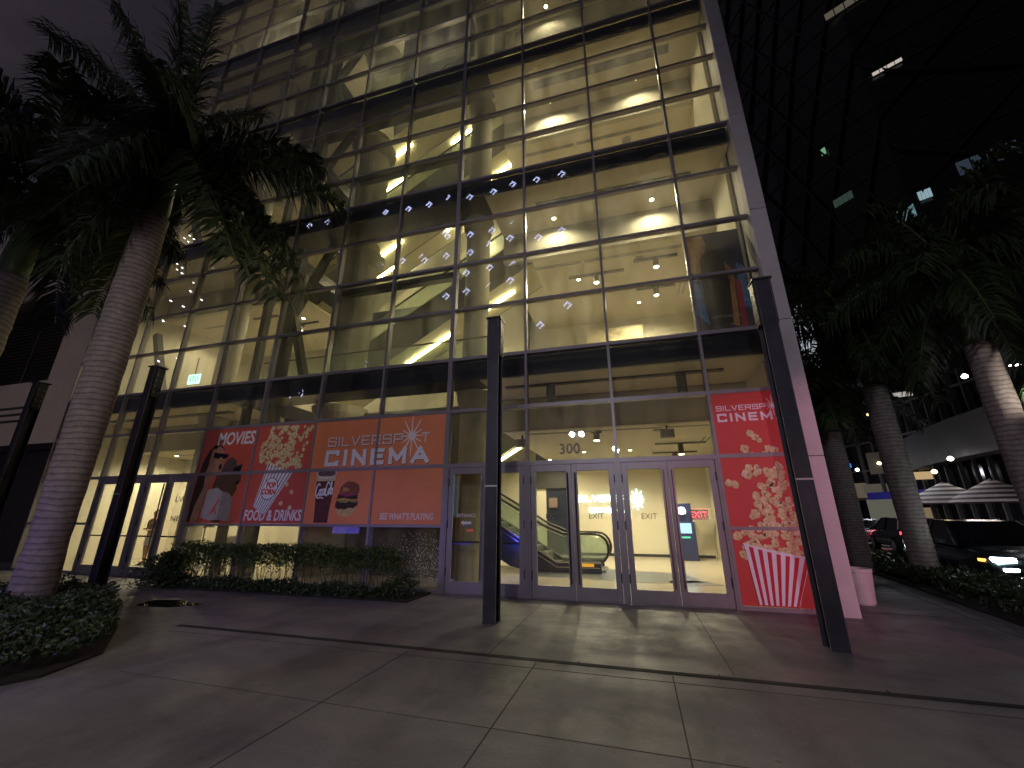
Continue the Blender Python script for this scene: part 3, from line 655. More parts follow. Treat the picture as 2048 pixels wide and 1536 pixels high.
NB = thing('window_banner', 'wide red and orange cinema banner across the windows above the hedge', 'banner', (-5.7, YB, 1.34))
def bp(pts, name, m, y): return MB().poly(pts, y, .0015).build(name, m, NB)
MB().box(-9.47, -5.7, YB, YB+.02, 1.375, 3.90).build('red_panel', M_red, NB)
MB().box(-5.699, -1.93, YB, YB+.02, 1.375, 3.90).build('orange_panel', M_org, NB)
y1 = YB-.002
for a in (('MOVIES', -8.33, y1, 3.45, .49, .78, .012), ('FOOD & DRINKS', -6.65, y1, 1.45, .36, .66, .008), ("SEE WHAT'S PLAYING", -2.86, y1, 1.48, .20, .70, .002)):
    t = MB(); add_text(t, *a, shear=.1); t.build('lettering', M_white, NB)
t = MB(); wide_text(t, 'SILVERSP', -5.24, -3.09, 3.23, .245, .036, y1, gap=.42); t.build('silver_lettering', mat('silver print', (.76, .66, .60), .5), NB)
t = MB(); wide_text(t, 'T', -2.60, -2.38, 3.23, .245, .036, y1); t.build('silver_lettering', MT['silver print'], NB)
t = MB(); t2 = MB()
wide_text(t2, 'SILVERSP', -5.225, -3.075, 3.215, .245, .036, y1+.0011, gap=.42); wide_text(t2, 'CINEMA', -5.255, -2.355, 2.725, .40, .10, y1+.0011, gap=.72); t2.build('lettering_shadow', mat('print shadow', (.16, .05, .05), .6), NB)
wide_text(t, 'CINEMA', -5.27, -2.37, 2.74, .40, .10, y1-.0002, gap=.72); t.build('cinema_lettering', M_white, NB)
t = MB(); starburst(t, -2.86, 3.40, .50, y1-.002, .028, core=.095); t.build('starburst', mat('burst print', (.92, .78, .70), .5), NB)
# popcorn carton
def cart(u, v): # u across 0..1, v along 0 (bottom)..1 (top)
    a = Vector((-7.30, 1.79)); b = Vector((-6.88, 1.57)); c = Vector((-6.22, 2.62)); d = Vector((-7.04, 2.92))
    p = (a+(b-a)*u)*(1-v)+(d+(c-d)*u)*v; return (p.x, p.y)
MB().poly([cart(0, 0), cart(1, 0), cart(1, 1), cart(0, 1)], y1-.0016, .0015).build('popcorn_carton', M_white, NB)
t = MB()
for k in range(8):
    u = .04+k*.125; t.poly([cart(u, 0), cart(u+.035, 0), cart(u+.035, 1), cart(u, 1)], y1-.0024, .0006)
t.build('carton_stripes', mat('stripe print', (.10, .06, .12), .5), NB)
t = MB(); cx, cz = cart(.5, .5)
def ell(cx, cz, a, b, th, n=28): return [(cx+a*math.cos(2*math.pi*k/n)*math.cos(th)-b*math.sin(2*math.pi*k/n)*math.sin(th), cz+a*math.cos(2*math.pi*k/n)*math.sin(th)+b*math.sin(2*math.pi*k/n)*math.cos(th)) for k in range(n)]
t.poly(ell(cx, cz, .245, .29, -.45), y1-.0032, .0006, 1); t.poly(ell(cx, cz, .225, .27, -.45), y1-.0040, .0006, 0); t.build('carton_label', [M_white, MT['stripe print']], NB)
t = MB(); add_text(t, 'POP', cx+.03, y1-.0052, cz+.03, .19, .85, .010, rot=-.05); add_text(t, 'CORN', cx-.02, y1-.0052, cz-.14, .19, .8, .010, rot=-.05); t.build('carton_lettering', M_red2, NB)
t = MB()
POLY = [(-7.1, 3.9), (-5.95, 3.9), (-5.85, 3.5), (-6.1, 3.1), (-5.95, 2.72), (-6.45, 2.74), (-7.35, 2.92), (-7.38, 3.3), (-7.2, 3.6)]
def inpoly(x, z, P):
    c = False; n = len(P)
    for i in range(n):
        a, b = P[i], P[(i+1) % n]
        if (a[1] > z) != (b[1] > z) and x < (b[0]-a[0])*(z-a[1])/(b[1]-a[1])+a[0]: c = not c
    return c
cnt = 0
while cnt < 235:
    x, z = random.uniform(-7.45, -5.75), random.uniform(2.7, 3.86)
    hole = any((x-a)**2/(w*w)+(z-b)**2/(h*h) < 1 for a, b, w, h in ((-6.95, 3.72, .12, .12), (-6.62, 3.45, .16, .10), (-6.15, 3.3, .15, .17), (-6.15, 3.7, .09, .1)))
    if inpoly(x, z, POLY) and (not hole or random.random() < .06): kernel(t, x, z, random.uniform(.038, .06), y1-.006-.0035*(cnt % 3)); cnt += 1
for x, z in ((-5.86, 3.72), (-5.8, 3.80), (-5.95, 3.62), (-5.9, 3.38), (-5.98, 3.2), (-6.0, 3.05), (-6.33, 2.32), (-6.15, 2.14), (-6.42, 1.86), (-6.12, 1.76)): kernel(t, x, z, .055, y1-.01)
t.build('popcorn', M_pop, NB)
# two film-goers, simplified print
M_skinA = mat('print skin light', (.40, .20, .11), .6, 0, .25, 7); M_skinB = mat('print skin deep', (.10, .05, .03), .6, 0, .3, 7)
M_hair = mat('print hair', (.045, .02, .014), .6, 0, .4, 9); M_spec = mat('print black', (.008, .006, .008), .4); M_tub = mat('print grey tub', (.42, .36, .38), .6, 0, .15, 5)
bp([(-9.46, 1.4), (-9.3, 1.4), (-9.05, 2.0), (-8.9, 2.6), (-8.95, 3.1), (-9.08, 3.36), (-8.86, 3.47), (-8.68, 3.36), (-8.62, 3.2), (-9.0, 3.48), (-9.2, 3.3), (-9.35, 2.95), (-9.44, 2.3)], 'printed_hair', M_hair, y1)
bp([(-9.08, 3.30), (-8.85, 3.42), (-8.68, 3.32), (-8.58, 3.12), (-8.56, 3.02), (-8.62, 2.95), (-8.55, 2.80), (-8.66, 2.66), (-8.9, 2.62), (-9.05, 2.75), (-9.12, 3.0)], 'printed_face', M_skinA, y1-.0016)
bp([(-9.35, 1.4), (-9.12, 1.4), (-8.98, 2.2), (-8.88, 2.66), (-8.92, 2.9), (-9.10, 2.92), (-9.16, 2.7), (-9.12, 2.3), (-9.3, 1.8)], 'printed_arm', mat('print skin arm', (.44, .24, .13), .6, 0, .2, 6), y1-.0032)
bp([(-8.30, 1.4), (-8.15, 1.95), (-8.06, 2.02), (-7.95, 2.22), (-7.98, 2.33), (-7.86, 2.44), (-7.90, 2.62), (-8.0, 2.72), (-8.1, 2.85), (-8.72, 2.68), (-8.82, 2.3), (-8.6, 1.9), (-8.6, 1.4)], 'printed_face', M_skinB, y1-.0024)
bp([(-8.62, 2.72), (-8.5, 3.0), (-8.32, 3.10), (-8.16, 3.0), (-8.1, 2.84), (-7.93, 2.92), (-7.90, 2.82), (-8.02, 2.70), (-8.45, 2.72)], 'printed_cap', mat('print cap', (.09, .06, .06), .6, 0, .3, 9), y1-.004)
t = MB().poly([(-9.0, 3.24), (-8.52, 3.18), (-8.46, 3.17), (-8.5, 3.08), (-8.62, 3.05), (-8.72, 3.12), (-8.8, 3.06), (-8.98, 3.10)], y1-.0048, .001); t.build('printed_glasses', M_spec, NB)
t = MB().poly([(-8.2, 2.80), (-7.92, 2.86), (-7.94, 2.70), (-8.16, 2.70)], y1-.0058, .001)
t.build('printed_glasses', M_spec, NB)
for a in ((-8.68, 2.84, .075, .0048), (-7.97, 2.40, .06, .0058)): MB().disc(a[0], a[1], a[2], y1-a[3], 12, 0, .05, .8).build('printed_mouth', M_spec, NB)
bp([(-9.02, 1.52), (-8.68, 1.44), (-8.42, 1.46), (-8.42, 2.18), (-8.62, 2.28), (-8.95, 2.22)], 'printed_tub', M_tub, y1-.0062)
bp([(-8.42, 1.46), (-8.0, 1.42), (-8.02, 2.0), (-8.2, 2.14), (-8.42, 2.18)], 'printed_shirt', mat('print shirt', (.28, .24, .26), .6, 0, .2, 6), y1-.0056)
t = MB(); stroke_seg(t, (-8.66, 1.62), (-8.48, 1.95), .06, y1-.0075); stroke_seg(t, (-8.5, 1.62), (-8.6, 1.78), .05, y1-.0077); t.build('tub_print', M_red, NB)
# glass of cola and burger
def glassx(v): return .27-.10*v**.5 if False else None
GC = -5.16
prof = [(0, .20), (.25, .205), (.55, .235), (.8, .255), (1.0, .27)]
def gw(v):
    for (a, wa), (b, wb) in zip(prof, prof[1:]):
        if a <= v <= b: return wa+(wb-wa)*(v-a)/(b-a)
    return .27
VZ = lambda v: 1.40+v*1.0
N = 12; L_ = [(GC-gw(k/N)+.0, VZ(k/N)) for k in range(N+1)]; R_ = [(GC+gw(k/N), VZ(k/N)) for k in range(N+1)]
MB().poly(L_+R_[::-1], y1-.001, .001).build('cola_glass', mat('cola print', (.10, .025, .018), .5, 0, .55, 11), NB)
MB().poly([(GC-.265, 2.38), (GC+.27, 2.38), (GC+.285, 2.5), (GC-.275, 2.5)], y1-.0022, .001).build('foam_band', mat('foam print', (.62, .52, .33), .6), NB)
t = MB().poly(ell(GC, 2.56, .28, .12, 0), y1-.0008, .0007).poly([(GC-.28, 2.5), (GC+.285, 2.5), (GC+.28, 2.58), (GC-.28, 2.58)], y1-.0017, .0007); t.build('drink_surface', mat('ice print', (.16, .09, .08), .4, 0, .8, 16), NB)
t = MB()
for k in range(28):
    a = 2*math.pi*k/28; stroke_seg(t, (GC+.28*math.cos(a), 2.57+.115*math.sin(a)), (GC+.28*math.cos(a+.23), 2.57+.115*math.sin(a+.23)), .022, y1-.0032-.0001*(k % 5), 0, .2, .001)
script_cola(t, GC-.255, 1.97, .49, .36, y1-.005, .030); t.build('cola_lettering', M_white, NB)
bx, bz = -4.49, 1.58
def blob(P, name, m, y, wob=.012):
    Q = []
    for a, b in zip(P, P[1:]+P[:1]):
        for k in range(3): Q.append((a[0]+(b[0]-a[0])*k/3+random.uniform(-wob, wob), a[1]+(b[1]-a[1])*k/3+random.uniform(-wob, wob)))
    return MB().poly([(bx+u, bz+v) for u, v in Q], y, .001).build(name, m, NB)
blob([(-.28, .12), (-.22, .02), (-.08, -.04), (.12, -.03), (.26, .06), (.29, .20), (-.27, .22)], 'burger_bun', mat('bun print', (.60, .42, .17), .6, 0, .25, 7), y1-.001, .004)
blob([(-.30, .17), (-.15, .13), (.05, .14), (.22, .16), (.31, .22), (.30, .36), (-.28, .36)], 'burger_patty', mat('patty print', (.045, .018, .012), .6, 0, .8, 14), y1-.0022, .02)
blob([(-.26, .33), (-.1, .30), (.1, .33), (.31, .31), (.30, .37), (-.26, .39)], 'burger_cheese', mat('cheese print', (.60, .33, .08), .6, 0, .3, 9), y1-.0034)
blob([(-.28, .38), (.31, .36), (.30, .45), (-.25, .48)], 'burger_patty', MT['patty print'], y1-.0046, .02)
blob([(-.25, .46), (.0, .43), (.3, .44), (.28, .50), (-.22, .52)], 'burger_filling', mat('filling print', (.30, .05, .10), .6, 0, .7, 20), y1-.0058, .015)
blob([(-.22, .50), (.31, .48), (.34, .58), (.29, .70), (.16, .77), (0, .78), (-.13, .73), (-.22, .62)], 'burger_bun', mat('bun top print', (.26, .075, .02), .45, 0, .55, 5), y1-.0070, .003)
blob([(-.14, .56), (.0, .54), (.08, .58), (.0, .63), (-.13, .64)], 'bun_highlight', mat('bun light print', (.50, .26, .10), .5, 0, .3, 8), y1-.0082, .008)
blob([(-.22, .30), (-.05, .27), (.1, .31), (.28, .28), (.29, .33), (-.2, .34)], 'burger_lettuce', mat('lettuce print', (.26, .28, .08), .6), y1-.0094, .015)

# red corner banner
RB = thing('window_banner', 'tall red banner of spilling popcorn and a striped tub right of the doors', 'banner', (4.5, YB, 0))
MB().box(3.83, 5.165, YB, YB+.02, .075, 3.90).build('red_panel', M_red2, RB)
t = MB(); wide_text(t, 'SILVERSP', 3.90, 4.78, 3.54, .105, .017, y1, gap=.42); wide_text(t, 'T', 5.0, 5.12, 3.54, .105, .017, y1); wide_text(t, 'CINEMA', 3.90, 5.12, 3.32, .165, .038, y1-.0004, gap=.7)
starburst(t, 4.90, 3.595, .20, y1-.002, .012, core=.035); t.build('lettering', M_white, RB)
t = MB(); cnt = 0
while cnt < 215:
    x, z = random.uniform(3.9, 5.1), random.uniform(.85, 2.55); w = max(0, (2.6-z)/1.7)
    xc = 4.62-.05*w; hw = .22+.42*w*w
    if abs(x-xc) < hw and random.random() < .25+.75*w: kernel(t, x, z, random.uniform(.04, .068), y1-.003-.0035*(cnt % 3)); cnt += 1
for x, z, r in ((4.42, 3.07, .07), (4.50, 3.0, .07), (4.56, 2.93, .05), (4.28, 2.78, .085), (4.68, 2.78, .07), (4.78, 2.73, .08), (4.62, 2.68, .06), (4.4, 2.66, .05), (3.92, 2.15, .07), (4.02, 2.12, .07), (3.92, 1.22, .08), (4.05, 1.28, .06), (4.25, 2.3, .09), (4.3, 2.42, .07)): kernel(t, x, z, r, y1-.012)
t.build('popcorn', M_pop, RB)
t = MB(); n = 13
def tb(u, v): xl = 4.06+(.04)*(1-v); xr = 4.70+.30*v; z0 = .10; return (xl-.055*v+(xr-xl+.055*v)*u, z0+(.98-.42*u*0-.22*u)*v)
t.poly([tb(0, 0), tb(1, 0)]+[tb(k/8, 1) for k in range(8, -1, -1)], y1-.0155, .001).build('striped_tub', M_white, RB)
t = MB()
for k in range(7):
    u = .07+k*.142; t.poly([tb(u, 0), tb(u+.068, 0), tb(u+.068, .985), tb(u, .985)], y1-.0165, .0008)
t.build('tub_stripes', mat('tub red', (.55, .01, .03), .5), RB)
t = MB()
for k in range(10): a, b = tb(k/10, 1.0), tb((k+1)/10, 1.0); stroke_seg(t, (a[0], a[1]+.035*math.sin(3.14*k/10)*-1), (b[0], b[1]+.035*math.sin(3.14*(k+1)/10)*-1), .03, y1-.0175-.0001*(k % 3))
t.build('tub_rim', M_white, RB)

# ================================================================== STEEL POSTS
def post():
    t = thing('steel_post', '', 'post', (0, 0, 0), 'free standing steel posts in front of the glass')
    h = 5.12; MB().box(-.15, .15, -.15, -.134, 0, h).box(-.15, .15, .134, .15, 0, h).box(-.012, .012, -.134, .134, 0, h).build('i_beam', M_steel, t)
    MB().box(-.152, -.145, -.165, -.151, 0, h).box(.145, .152, -.165, -.151, 0, h).build('edge_trim', mat('worn edge', (.20, .19, .19), .4, .5), t)
    MB().box(-.20, .20, -.20, .20, h, h+.03).build('cap_plate', M_steel, t)
    MB().box(.151, .19, -.12, .12, h-.75, h-.02).box(-.19, -.151, -.12, .12, h-.75, h-.02).build('side_plate', M_steel, t)
    for z in (h-.65, h-.5, h-.35, h-.2):
        for y in (-.07, .07):
            for q in (-.205, .19): MB().tube([(q, y, z), (q+.015, y, z)], .02, 6).build('bolt', mat('bolt', (.3, .28, .27), .4, .8), t)
    MB().box(-.152, .152, -.17, -.151, 2.02, 2.045).build('splice_strip', mat('splice', (.55, .52, .5), .4, .6), t)
    return t
PL = ['dark steel post standing in front of the entrance door, nearest the middle', 'leaning-looking dark steel post covering the right edge of the red banner', 'dark steel post left of the hedge, in front of the left doors', 'dark steel post at the far left, left of the big palm']
proto = post()
for i, (x, y, a) in enumerate(((-.10, -2.0, 0), (4.40, -2.12, 0), (-9.15, -1.85, 0), (-13.72, -1.82, 0))):
    o = proto if i == 0 else copy_tree(proto)
    o.location = (x, y, 0); o.rotation_euler.z = a; o.scale = (.70, .78, 1); o['label'] = PL[i]

# ================================================================== PALMS
def ringmat(name, col, dark):
    m = bpy.data.materials.new(name); m.use_nodes = True; t = m.node_tree; b = t.nodes['Principled BSDF']; b.inputs['Roughness'].default_value = .8
    g = t.nodes.new('ShaderNodeTexCoord'); s_ = t.nodes.new('ShaderNodeSeparateXYZ'); t.links.new(g.outputs['Object'], s_.inputs[0])
    n = t.nodes.new('ShaderNodeTexNoise'); n.inputs['Scale'].default_value = 1.6; n.inputs['Detail'].default_value = 7; t.links.new(g.outputs['Object'], n.inputs['Vector'])
    w = t.nodes.new('ShaderNodeMath'); w.operation = 'MULTIPLY_ADD'; w.inputs[1].default_value = .20; t.links.new(n.outputs['Fac'], w.inputs[0]); t.links.new(s_.outputs['Z'], w.inputs[2])
    f = t.nodes.new('ShaderNodeMath'); f.operation = 'MULTIPLY'; f.inputs[1].default_value = 9.2; t.links.new(w.outputs[0], f.inputs[0])
    fr = t.nodes.new('ShaderNodeMath'); fr.operation = 'FRACT'; t.links.new(f.outputs[0], fr.inputs[0])
    r = t.nodes.new('ShaderNodeValToRGB'); e = r.color_ramp.elements; e[0].position = 0; e[0].color = (*dark, 1); e[1].position = .34; e[1].color = (*col, 1)
    q = e.new(.9); q.color = (*[c*.86 for c in col], 1); q = e.new(1.0); q.color = (*dark, 1); t.links.new(fr.outputs[0], r.inputs[0])
    n2 = t.nodes.new('ShaderNodeTexNoise'); n2.inputs['Scale'].default_value = 7; n2.inputs['Detail'].default_value = 8; n2.inputs['Roughness'].default_value = .7; t.links.new(g.outputs['Object'], n2.inputs['Vector'])
    mr_ = t.nodes.new('ShaderNodeMapRange'); mr_.inputs['From Min'].default_value = .3; mr_.inputs['From Max'].default_value = .7; mr_.inputs['To Min'].default_value = .6; mr_.inputs['To Max'].default_value = 1.15; t.links.new(n2.outputs['Fac'], mr_.inputs['Value'])
    mx = t.nodes.new('ShaderNodeMix'); mx.data_type = 'RGBA'; mx.blend_type = 'MULTIPLY'; mx.inputs['Factor'].default_value = 1; t.links.new(r.outputs[0], mx.inputs['A']); t.links.new(mr_.outputs[0], mx.inputs['B'])
    t.links.new(mx.outputs['Result'], b.inputs['Base Color'])
    bp_ = t.nodes.new('ShaderNodeBump'); bp_.inputs['Strength'].default_value = .6; bp_.inputs['Distance'].default_value = .03; t.links.new(fr.outputs[0], bp_.inputs['Height']); t.links.new(bp_.outputs[0], b.inputs['Normal'])
    return m
M_trunk = ringmat('royal palm bark', (.32, .27, .24), (.14, .105, .09))
M_shaft = mat('crownshaft green', (.07, .095, .03), .45, 0, .25, 2, stretch=(6, 6, .6))
M_leaf = mat('palm leaf', (.028, .046, .012), .5, 0, .45, 5)
M_stem = mat('palm rachis', (.09, .12, .03), .5, 0, .2, 4)
def frond(lf, stm, base, tip, lift, rng, n=64, ll=.80):
    base = Vector(base); tip = Vector(tip); mid = base.lerp(tip, .42)+Vector((0, 0, lift))
    P = [base*(1-t)**2+mid*2*t*(1-t)+tip*t*t for t in (k/16 for k in range(17))]
    stm.tube(P[::2], [.045*(1-k/8.6)+.006 for k in range(9)], 5)
    for k in range(n):
        t = .14+.86*k/n; p = base*(1-t)**2+mid*2*t*(1-t)+tip*t*t; d = ((mid-base)*(1-t)+(tip-mid)*t).normalized()
        s = d.cross(Vector((0, 0, 1))); s = s.normalized() if s.length > .05 else Vector((1, 0, 0)); u = s.cross(d)
        L = ll*(.45+.75*math.sin(math.pi*min(1, .12+t*.86))**.7)*rng.uniform(.8, 1.12)
        for sg in (-1, 1):
            for lay in range(2):
                o_ = (s*sg*rng.uniform(.7, 1.0)+u*rng.uniform(-.55, .6)+d*rng.uniform(.35, .85)).normalized()
                a = p; b = p+o_*L*.5; c = p+o_*L*.92+Vector((0, 0, -L*rng.uniform(.25, .62)))
                w = rng.uniform(.022, .040); wv = o_.cross(u+s*rng.uniform(-.5, .5)).normalized()*w
                n0 = len(lf.v); lf.v += [tuple(a-wv*.4), tuple(a+wv*.4), tuple(b+wv), tuple(b-wv), tuple(c)]
                lf.f += [(n0, n0+1, n0+2, n0+3), (n0+3, n0+2, n0+4)]; lf.mi += [0, 0]
def palm(tr, H, label, tips, base=(0, 0, 0), seed=3, group='royal palms', sh=1.9, n=64):
    rng = random.Random(seed); t = thing('palm_tree', label, 'palm tree', base, group)
    b = Vector(base); mb = MB(); pr = []
    for k in range(41):
        z = H*k/40; pr.append((tr*(1.06-.12*min(1, z/1.2) if z < 1.2 else .94+.10*math.sin(math.pi*min(1, (z-1.2)/(H-1.2))))*rng.uniform(.975, 1.025), z))
    mb.lathe(b, pr, 24).build('trunk', M_trunk, t, smooth=True)
    MB().lathe(b, [(tr*.80, H-.01), (tr*.86, H+.25), (tr*.72, H+1.0), (tr*.5, H+sh), (tr*.3, H+sh+.35)], 18).build('crownshaft', M_shaft, t, smooth=True)
    lf, stm = MB(), MB(); c = b+Vector((0, 0, H+sh))
    for tx, lift in tips: frond(lf, stm, c+Vector((0, 0, rng.uniform(-.15, .25))), tx, lift, rng, n)
    stm.build('frond_stems', M_stem, t); lf.build('fronds', M_leaf, t)
    return t
PB = Vector((-8.0, -3.5, 0)); H1 = 8.15
tips = [(at(612, 585, -2.4), 1.2), (at(560, 600, -3.2), 1.0), (at(470, 520, -4.0), .9), (at(686, 415, -2.0), 1.0), (at(640, 330, -1.5), .9), (at(530, 230, -1.6), .9), (at(430, 10, -3.6), .7), (at(225, 0, -4.8), .7),
        (at(360, -60, -4.2), .6), (at(90, 60, -5.0), .9), (at(70, 445, -4.6), 1.1), (at(120, 330, -5.6), 1.0), (at(185, 630, -3.2), 1.0), (at(230, 560, -2.0), .9), (at(140, 200, -4.9), .8), (at(300, 120, -5.9), .7), (at(440, 350, -1.0), 1.0), (at(540, 470, -2.6), 1.1), (at(500, 400, -3.0), .9), (at(585, 520, -2.0), 1.0), (at(120, 520, -4.6), 1.2)]
palm(.295, H1, 'large pale ringed royal palm in the left foreground', tips, PB, n=84)
def generic_tips(rng, c, n=20, L=3.2):
    out = []
    for k in range(n):
        a = 2*math.pi*k/n+rng.uniform(-.2, .2); e = [.75, -.15, -.6, .3][k % 4]+rng.uniform(-.12, .12); r = L*math.cos(e)*rng.uniform(.9, 1.1)
        out.append((c+Vector((r*math.cos(a), r*math.sin(a), L*math.sin(e)-.3)), 1.15))
    return out
rng = random.Random(11)
proto_p = palm(.33, 5.6, 'royal palm at the left edge, behind the post, its trunk mostly in shadow', generic_tips(rng, Vector((0, 0, 7.5))), (0, 0, 0), 5, n=52)
proto_p.location = (-11.35, -4.0, 0); proto_p.scale = (.95, .95, 1.22); proto_p.rotation_euler.z = .4
for x, y, rz, sc, lab in ((8.85, .75, 1.1, (.66, .66, .84), 'royal palm with the brightly lit ringed trunk, rightmost by the street'),
                      (8.95, 4.6, 2.4, (.84, .84, .90), 'royal palm in the middle of the street hedge'),
                      (8.45, 6.6, 3.9, (.88, .88, .74), 'royal palm nearest the building corner beside the street'),
                      (17.6, 10.6, .3, (.5, .5, 1.0), 'slender palm across the street in front of the striped umbrellas'), (18.9, 13.5, 2.2, (.45, .45, 1.05), 'thin palm across the street beneath the grey canopy')):
    o = copy_tree(proto_p); o.location = (x, y, 0); o.rotation_euler.z = rz; o.scale = sc; o['label'] = lab

# ================================================================== HEDGES AND SHRUBS
def leaves(mb, pos, size, rng, mi=0, asp=1.7):
    n = Vector((rng.gauss(0, 1), rng.gauss(0, 1), rng.gauss(0, 1)+.5)).normalized(); x = n.orthogonal().normalized(); a = rng.uniform(0, 6.28)
    x = (x*math.cos(a)+n.cross(x)*math.sin(a)); y = n.cross(x); s = size*rng.uniform(.65, 1.3); p = Vector(pos)
    mb.add([p-x*s*asp/2, p+y*s*.34-x*s*.05, p+x*s*asp/2, p-y*s*.34-x*s*.05], [(0, 1, 2, 3)], mi)
M_hl = mat('hedge leaf', (.05, .085, .016), .5, 0, .5, 6); M_hl2 = mat('dark shrub leaf', (.03, .05, .014), .5, 0, .5, 6); M_twig = mat('twig', (.05, .035, .022), .8)
def lump(x, y, z, s=1.): return .5*math.sin(x*2.1*s+y*1.3)+.3*math.sin(x*5.3*s+1+z*2)+.2*math.sin(y*7.1+x*3.7)
rng = random.Random(21)
H = thing('hedge', 'clipped green hedge with bare lower stems below the banner', 'hedge', (-5.2, -.65, 0))
lf, tw = MB(), MB()
for k in range(13000):
    x = rng.uniform(-8.5, -2.55); e = lump(x, 0, 0)*.05; y = rng.gauss(-.66, .14); z = rng.triangular(.34, .98+e, .86)
    if x > -3.0: z -= (x+3.0)*.25
    if z < .5 and rng.random() < .55: continue
    leaves(lf, (x, y, z), .04, rng)
for k in range(70):
    x = -8.5+k*.085+rng.uniform(-.03, .03); y = rng.uniform(-.78, -.5); pts = [(x, y, .0)]
    for j in range(1, 5): pts.append((pts[-1][0]+rng.uniform(-.05, .05), y+rng.uniform(-.04, .04), j*.18))
    tw.tube(pts, [.012, .01, .008, .006, .004], 4)
lf.build('foliage', M_hl, H); tw.build('stems', M_twig, H)
G1 = MB()
for k in range(9000):
    x = rng.uniform(-8.4, -2.15); y = rng.uniform(-1.05, -.45); h = .20+.08*lump(x*2, y, 0)
    if x > -2.75: h += .16
    leaves(G1, (x, y, rng.uniform(0, max(.06, h))), .045, rng)
tag(G1.build('ground_cover', M_hl2), 'low leafy planting along the foot of the hedge', 'ground cover', kind='stuff')
tag(MB().prism([(-8.7, -1.12), (-2.1, -1.05), (-2.1, -.06), (-8.7, -.06)], .001, .03).build('planting_bed', M_soil), kind='structure')
Sh = thing('shrub', 'dark loose shrub at the left end of the hedge near the left doors', 'shrub', (-8.6, -.9, 0)); lf, tw = MB(), MB()
for k in range(4200):
    a = rng.uniform(0, 6.28); r = abs(rng.gauss(0, .36)); zz_ = rng.uniform(0, .78); leaves(lf, (-8.55+r*1.3*math.cos(a)*(1-.4*zz_), -.85+r*.75*math.sin(a), zz_*(1-.3*min(1, r))), .05, rng)
for k in range(14): a = rng.uniform(0, 6.28); tw.tube([(-8.55, -.85, 0), (-8.55+.3*math.cos(a), -.85+.25*math.sin(a), .5+rng.random()*.3)], [.012, .003], 4)
lf.build('foliage', M_hl2, Sh); tw.build('stems', M_twig, Sh)
G2 = MB()
BED = [(-12.5, -2.6), (-8.6, -2.35), (-7.25, -2.75), (-5.2, -3.85), (-4.05, -4.7), (-3.75, -5.4), (-4.6, -7.6), (-12.5, -9)]
cnt = 0
while cnt < 26000:
    x, y = rng.uniform(-10.5, -3.6), rng.uniform(-7.4, -2.3)
    if not inpoly(x, y, BED) or (x < -8.8 and rng.random() < .6): continue
    h = .34+.12*lump(x*1.3, y*1.4, 0); leaves(G2, (x, y, h*rng.uniform(.35, 1.0)**.5), .052, rng); cnt += 1
tag(G2.build('ground_cover', M_hl2), 'dark leafy ground cover filling the bed around the large left palm', 'ground cover', kind='stuff')
tag(MB().prism(BED, .001, .03).build('planting_bed', M_soil), kind='structure')
SH = thing('hedge', 'low dark hedge between the pavement and the street on the right', 'hedge', (8.4, 4, 0)); lf = MB()
for k in range(17000):
    y = -4+22*rng.random()**1.5; w = rng.uniform(0, 1); x = 7.62+.16*max(y, -2)+w*1.15; h = .42+.09*lump(x*1.6, y*1.1, 0); leaves(lf, (x, y, h*rng.uniform(.1, 1)**.6), .06+.004*max(0, y), rng)
lf.build('foliage', M_hl2, SH)
tw = MB()
for k in range(60): y = -4+.36*k; x = 8.2+.16*max(y, -2); tw.tube([(x, y, 0), (x+rng.uniform(-.1, .1), y, .3)], [.015, .008], 4)
tw.build('stems', M_twig, SH)
tag(MB().prism([(7.3, -4.2), (8.45, -4.2), (9.0, 0), (10.2, 10), (11.4, 18), (10.3, 18), (9.1, 10), (7.55, 0)], .001, .03).build('planting_bed', M_soil), kind='structure')
Bu = thing('shrub', 'spiky dark shrub behind the pink corner fin', 'shrub', (7.35, 6.2, 0)); lf = MB()
for k in range(60):
    a = rng.uniform(0, 6.28); e = rng.uniform(.3, 1.4); L = rng.uniform(.8, 1.7); d = Vector((math.cos(a)*math.cos(e), math.sin(a)*math.cos(e), math.sin(e))); s = d.cross(Vector((0, 0, 1))).normalized()*.035
    p = Vector((7.35, 6.2, .1)); m_ = p+d*L*.6; q = p+d*L+Vector((0, 0, -.25)); lf.add([p-s, p+s, m_+s, m_-s, q], [(0, 1, 2, 3), (3, 2, 4)])
lf.build('foliage', M_hl2, Bu); MB().tube([(7.35, 6.2, 0), (7.35, 6.2, .4)], [.08, .05], 8).build('stem', M_twig, Bu)
# white planter pot
PT = thing('planter_pot', 'plain white round planter just behind the pink corner fin', 'planter', (6.1, 1.15, 0))
MB().lathe((6.1, 1.15, 0), [(.165, 0), (.185, .03), (.225, .55), (.235, .56), (.235, .62), (.20, .62), (.195, .50), (.0, .50)], 28).build('pot', mat('white pot', (.55, .50, .49), .55, 0, .12, 4), PT, smooth=False)
MB().lathe((6.1, 1.15, 0), [(.19, .501), (.1, .53), (.01, .54)], 20).build('soil', M_soil, PT)

dp = MB(); rng = random.Random(5)
for k in range(700):
    x = -2.0-abs(rng.gauss(0, .75)); z = .12+rng.triangular(0, 1.15, .35)
    if x < -3.75: continue
    r = rng.uniform(.004, .010); dp.add([(x-r, .045, z), (x+r, .045, z), (x, .045, z+r), (x, .045, z-r*1.4), (x, .045-r, z)], [(0, 4, 2), (2, 4, 1), (1, 4, 3), (3, 4, 0)])
tag(dp.build('water_drops', mat('water drop', (.85, .87, .95), .1, 0, 0)), 'water drops coloured white for sparkle on the low window beside the entrance door', 'water drops', kind='stuff')  # drops are white so their glints are put into the colour

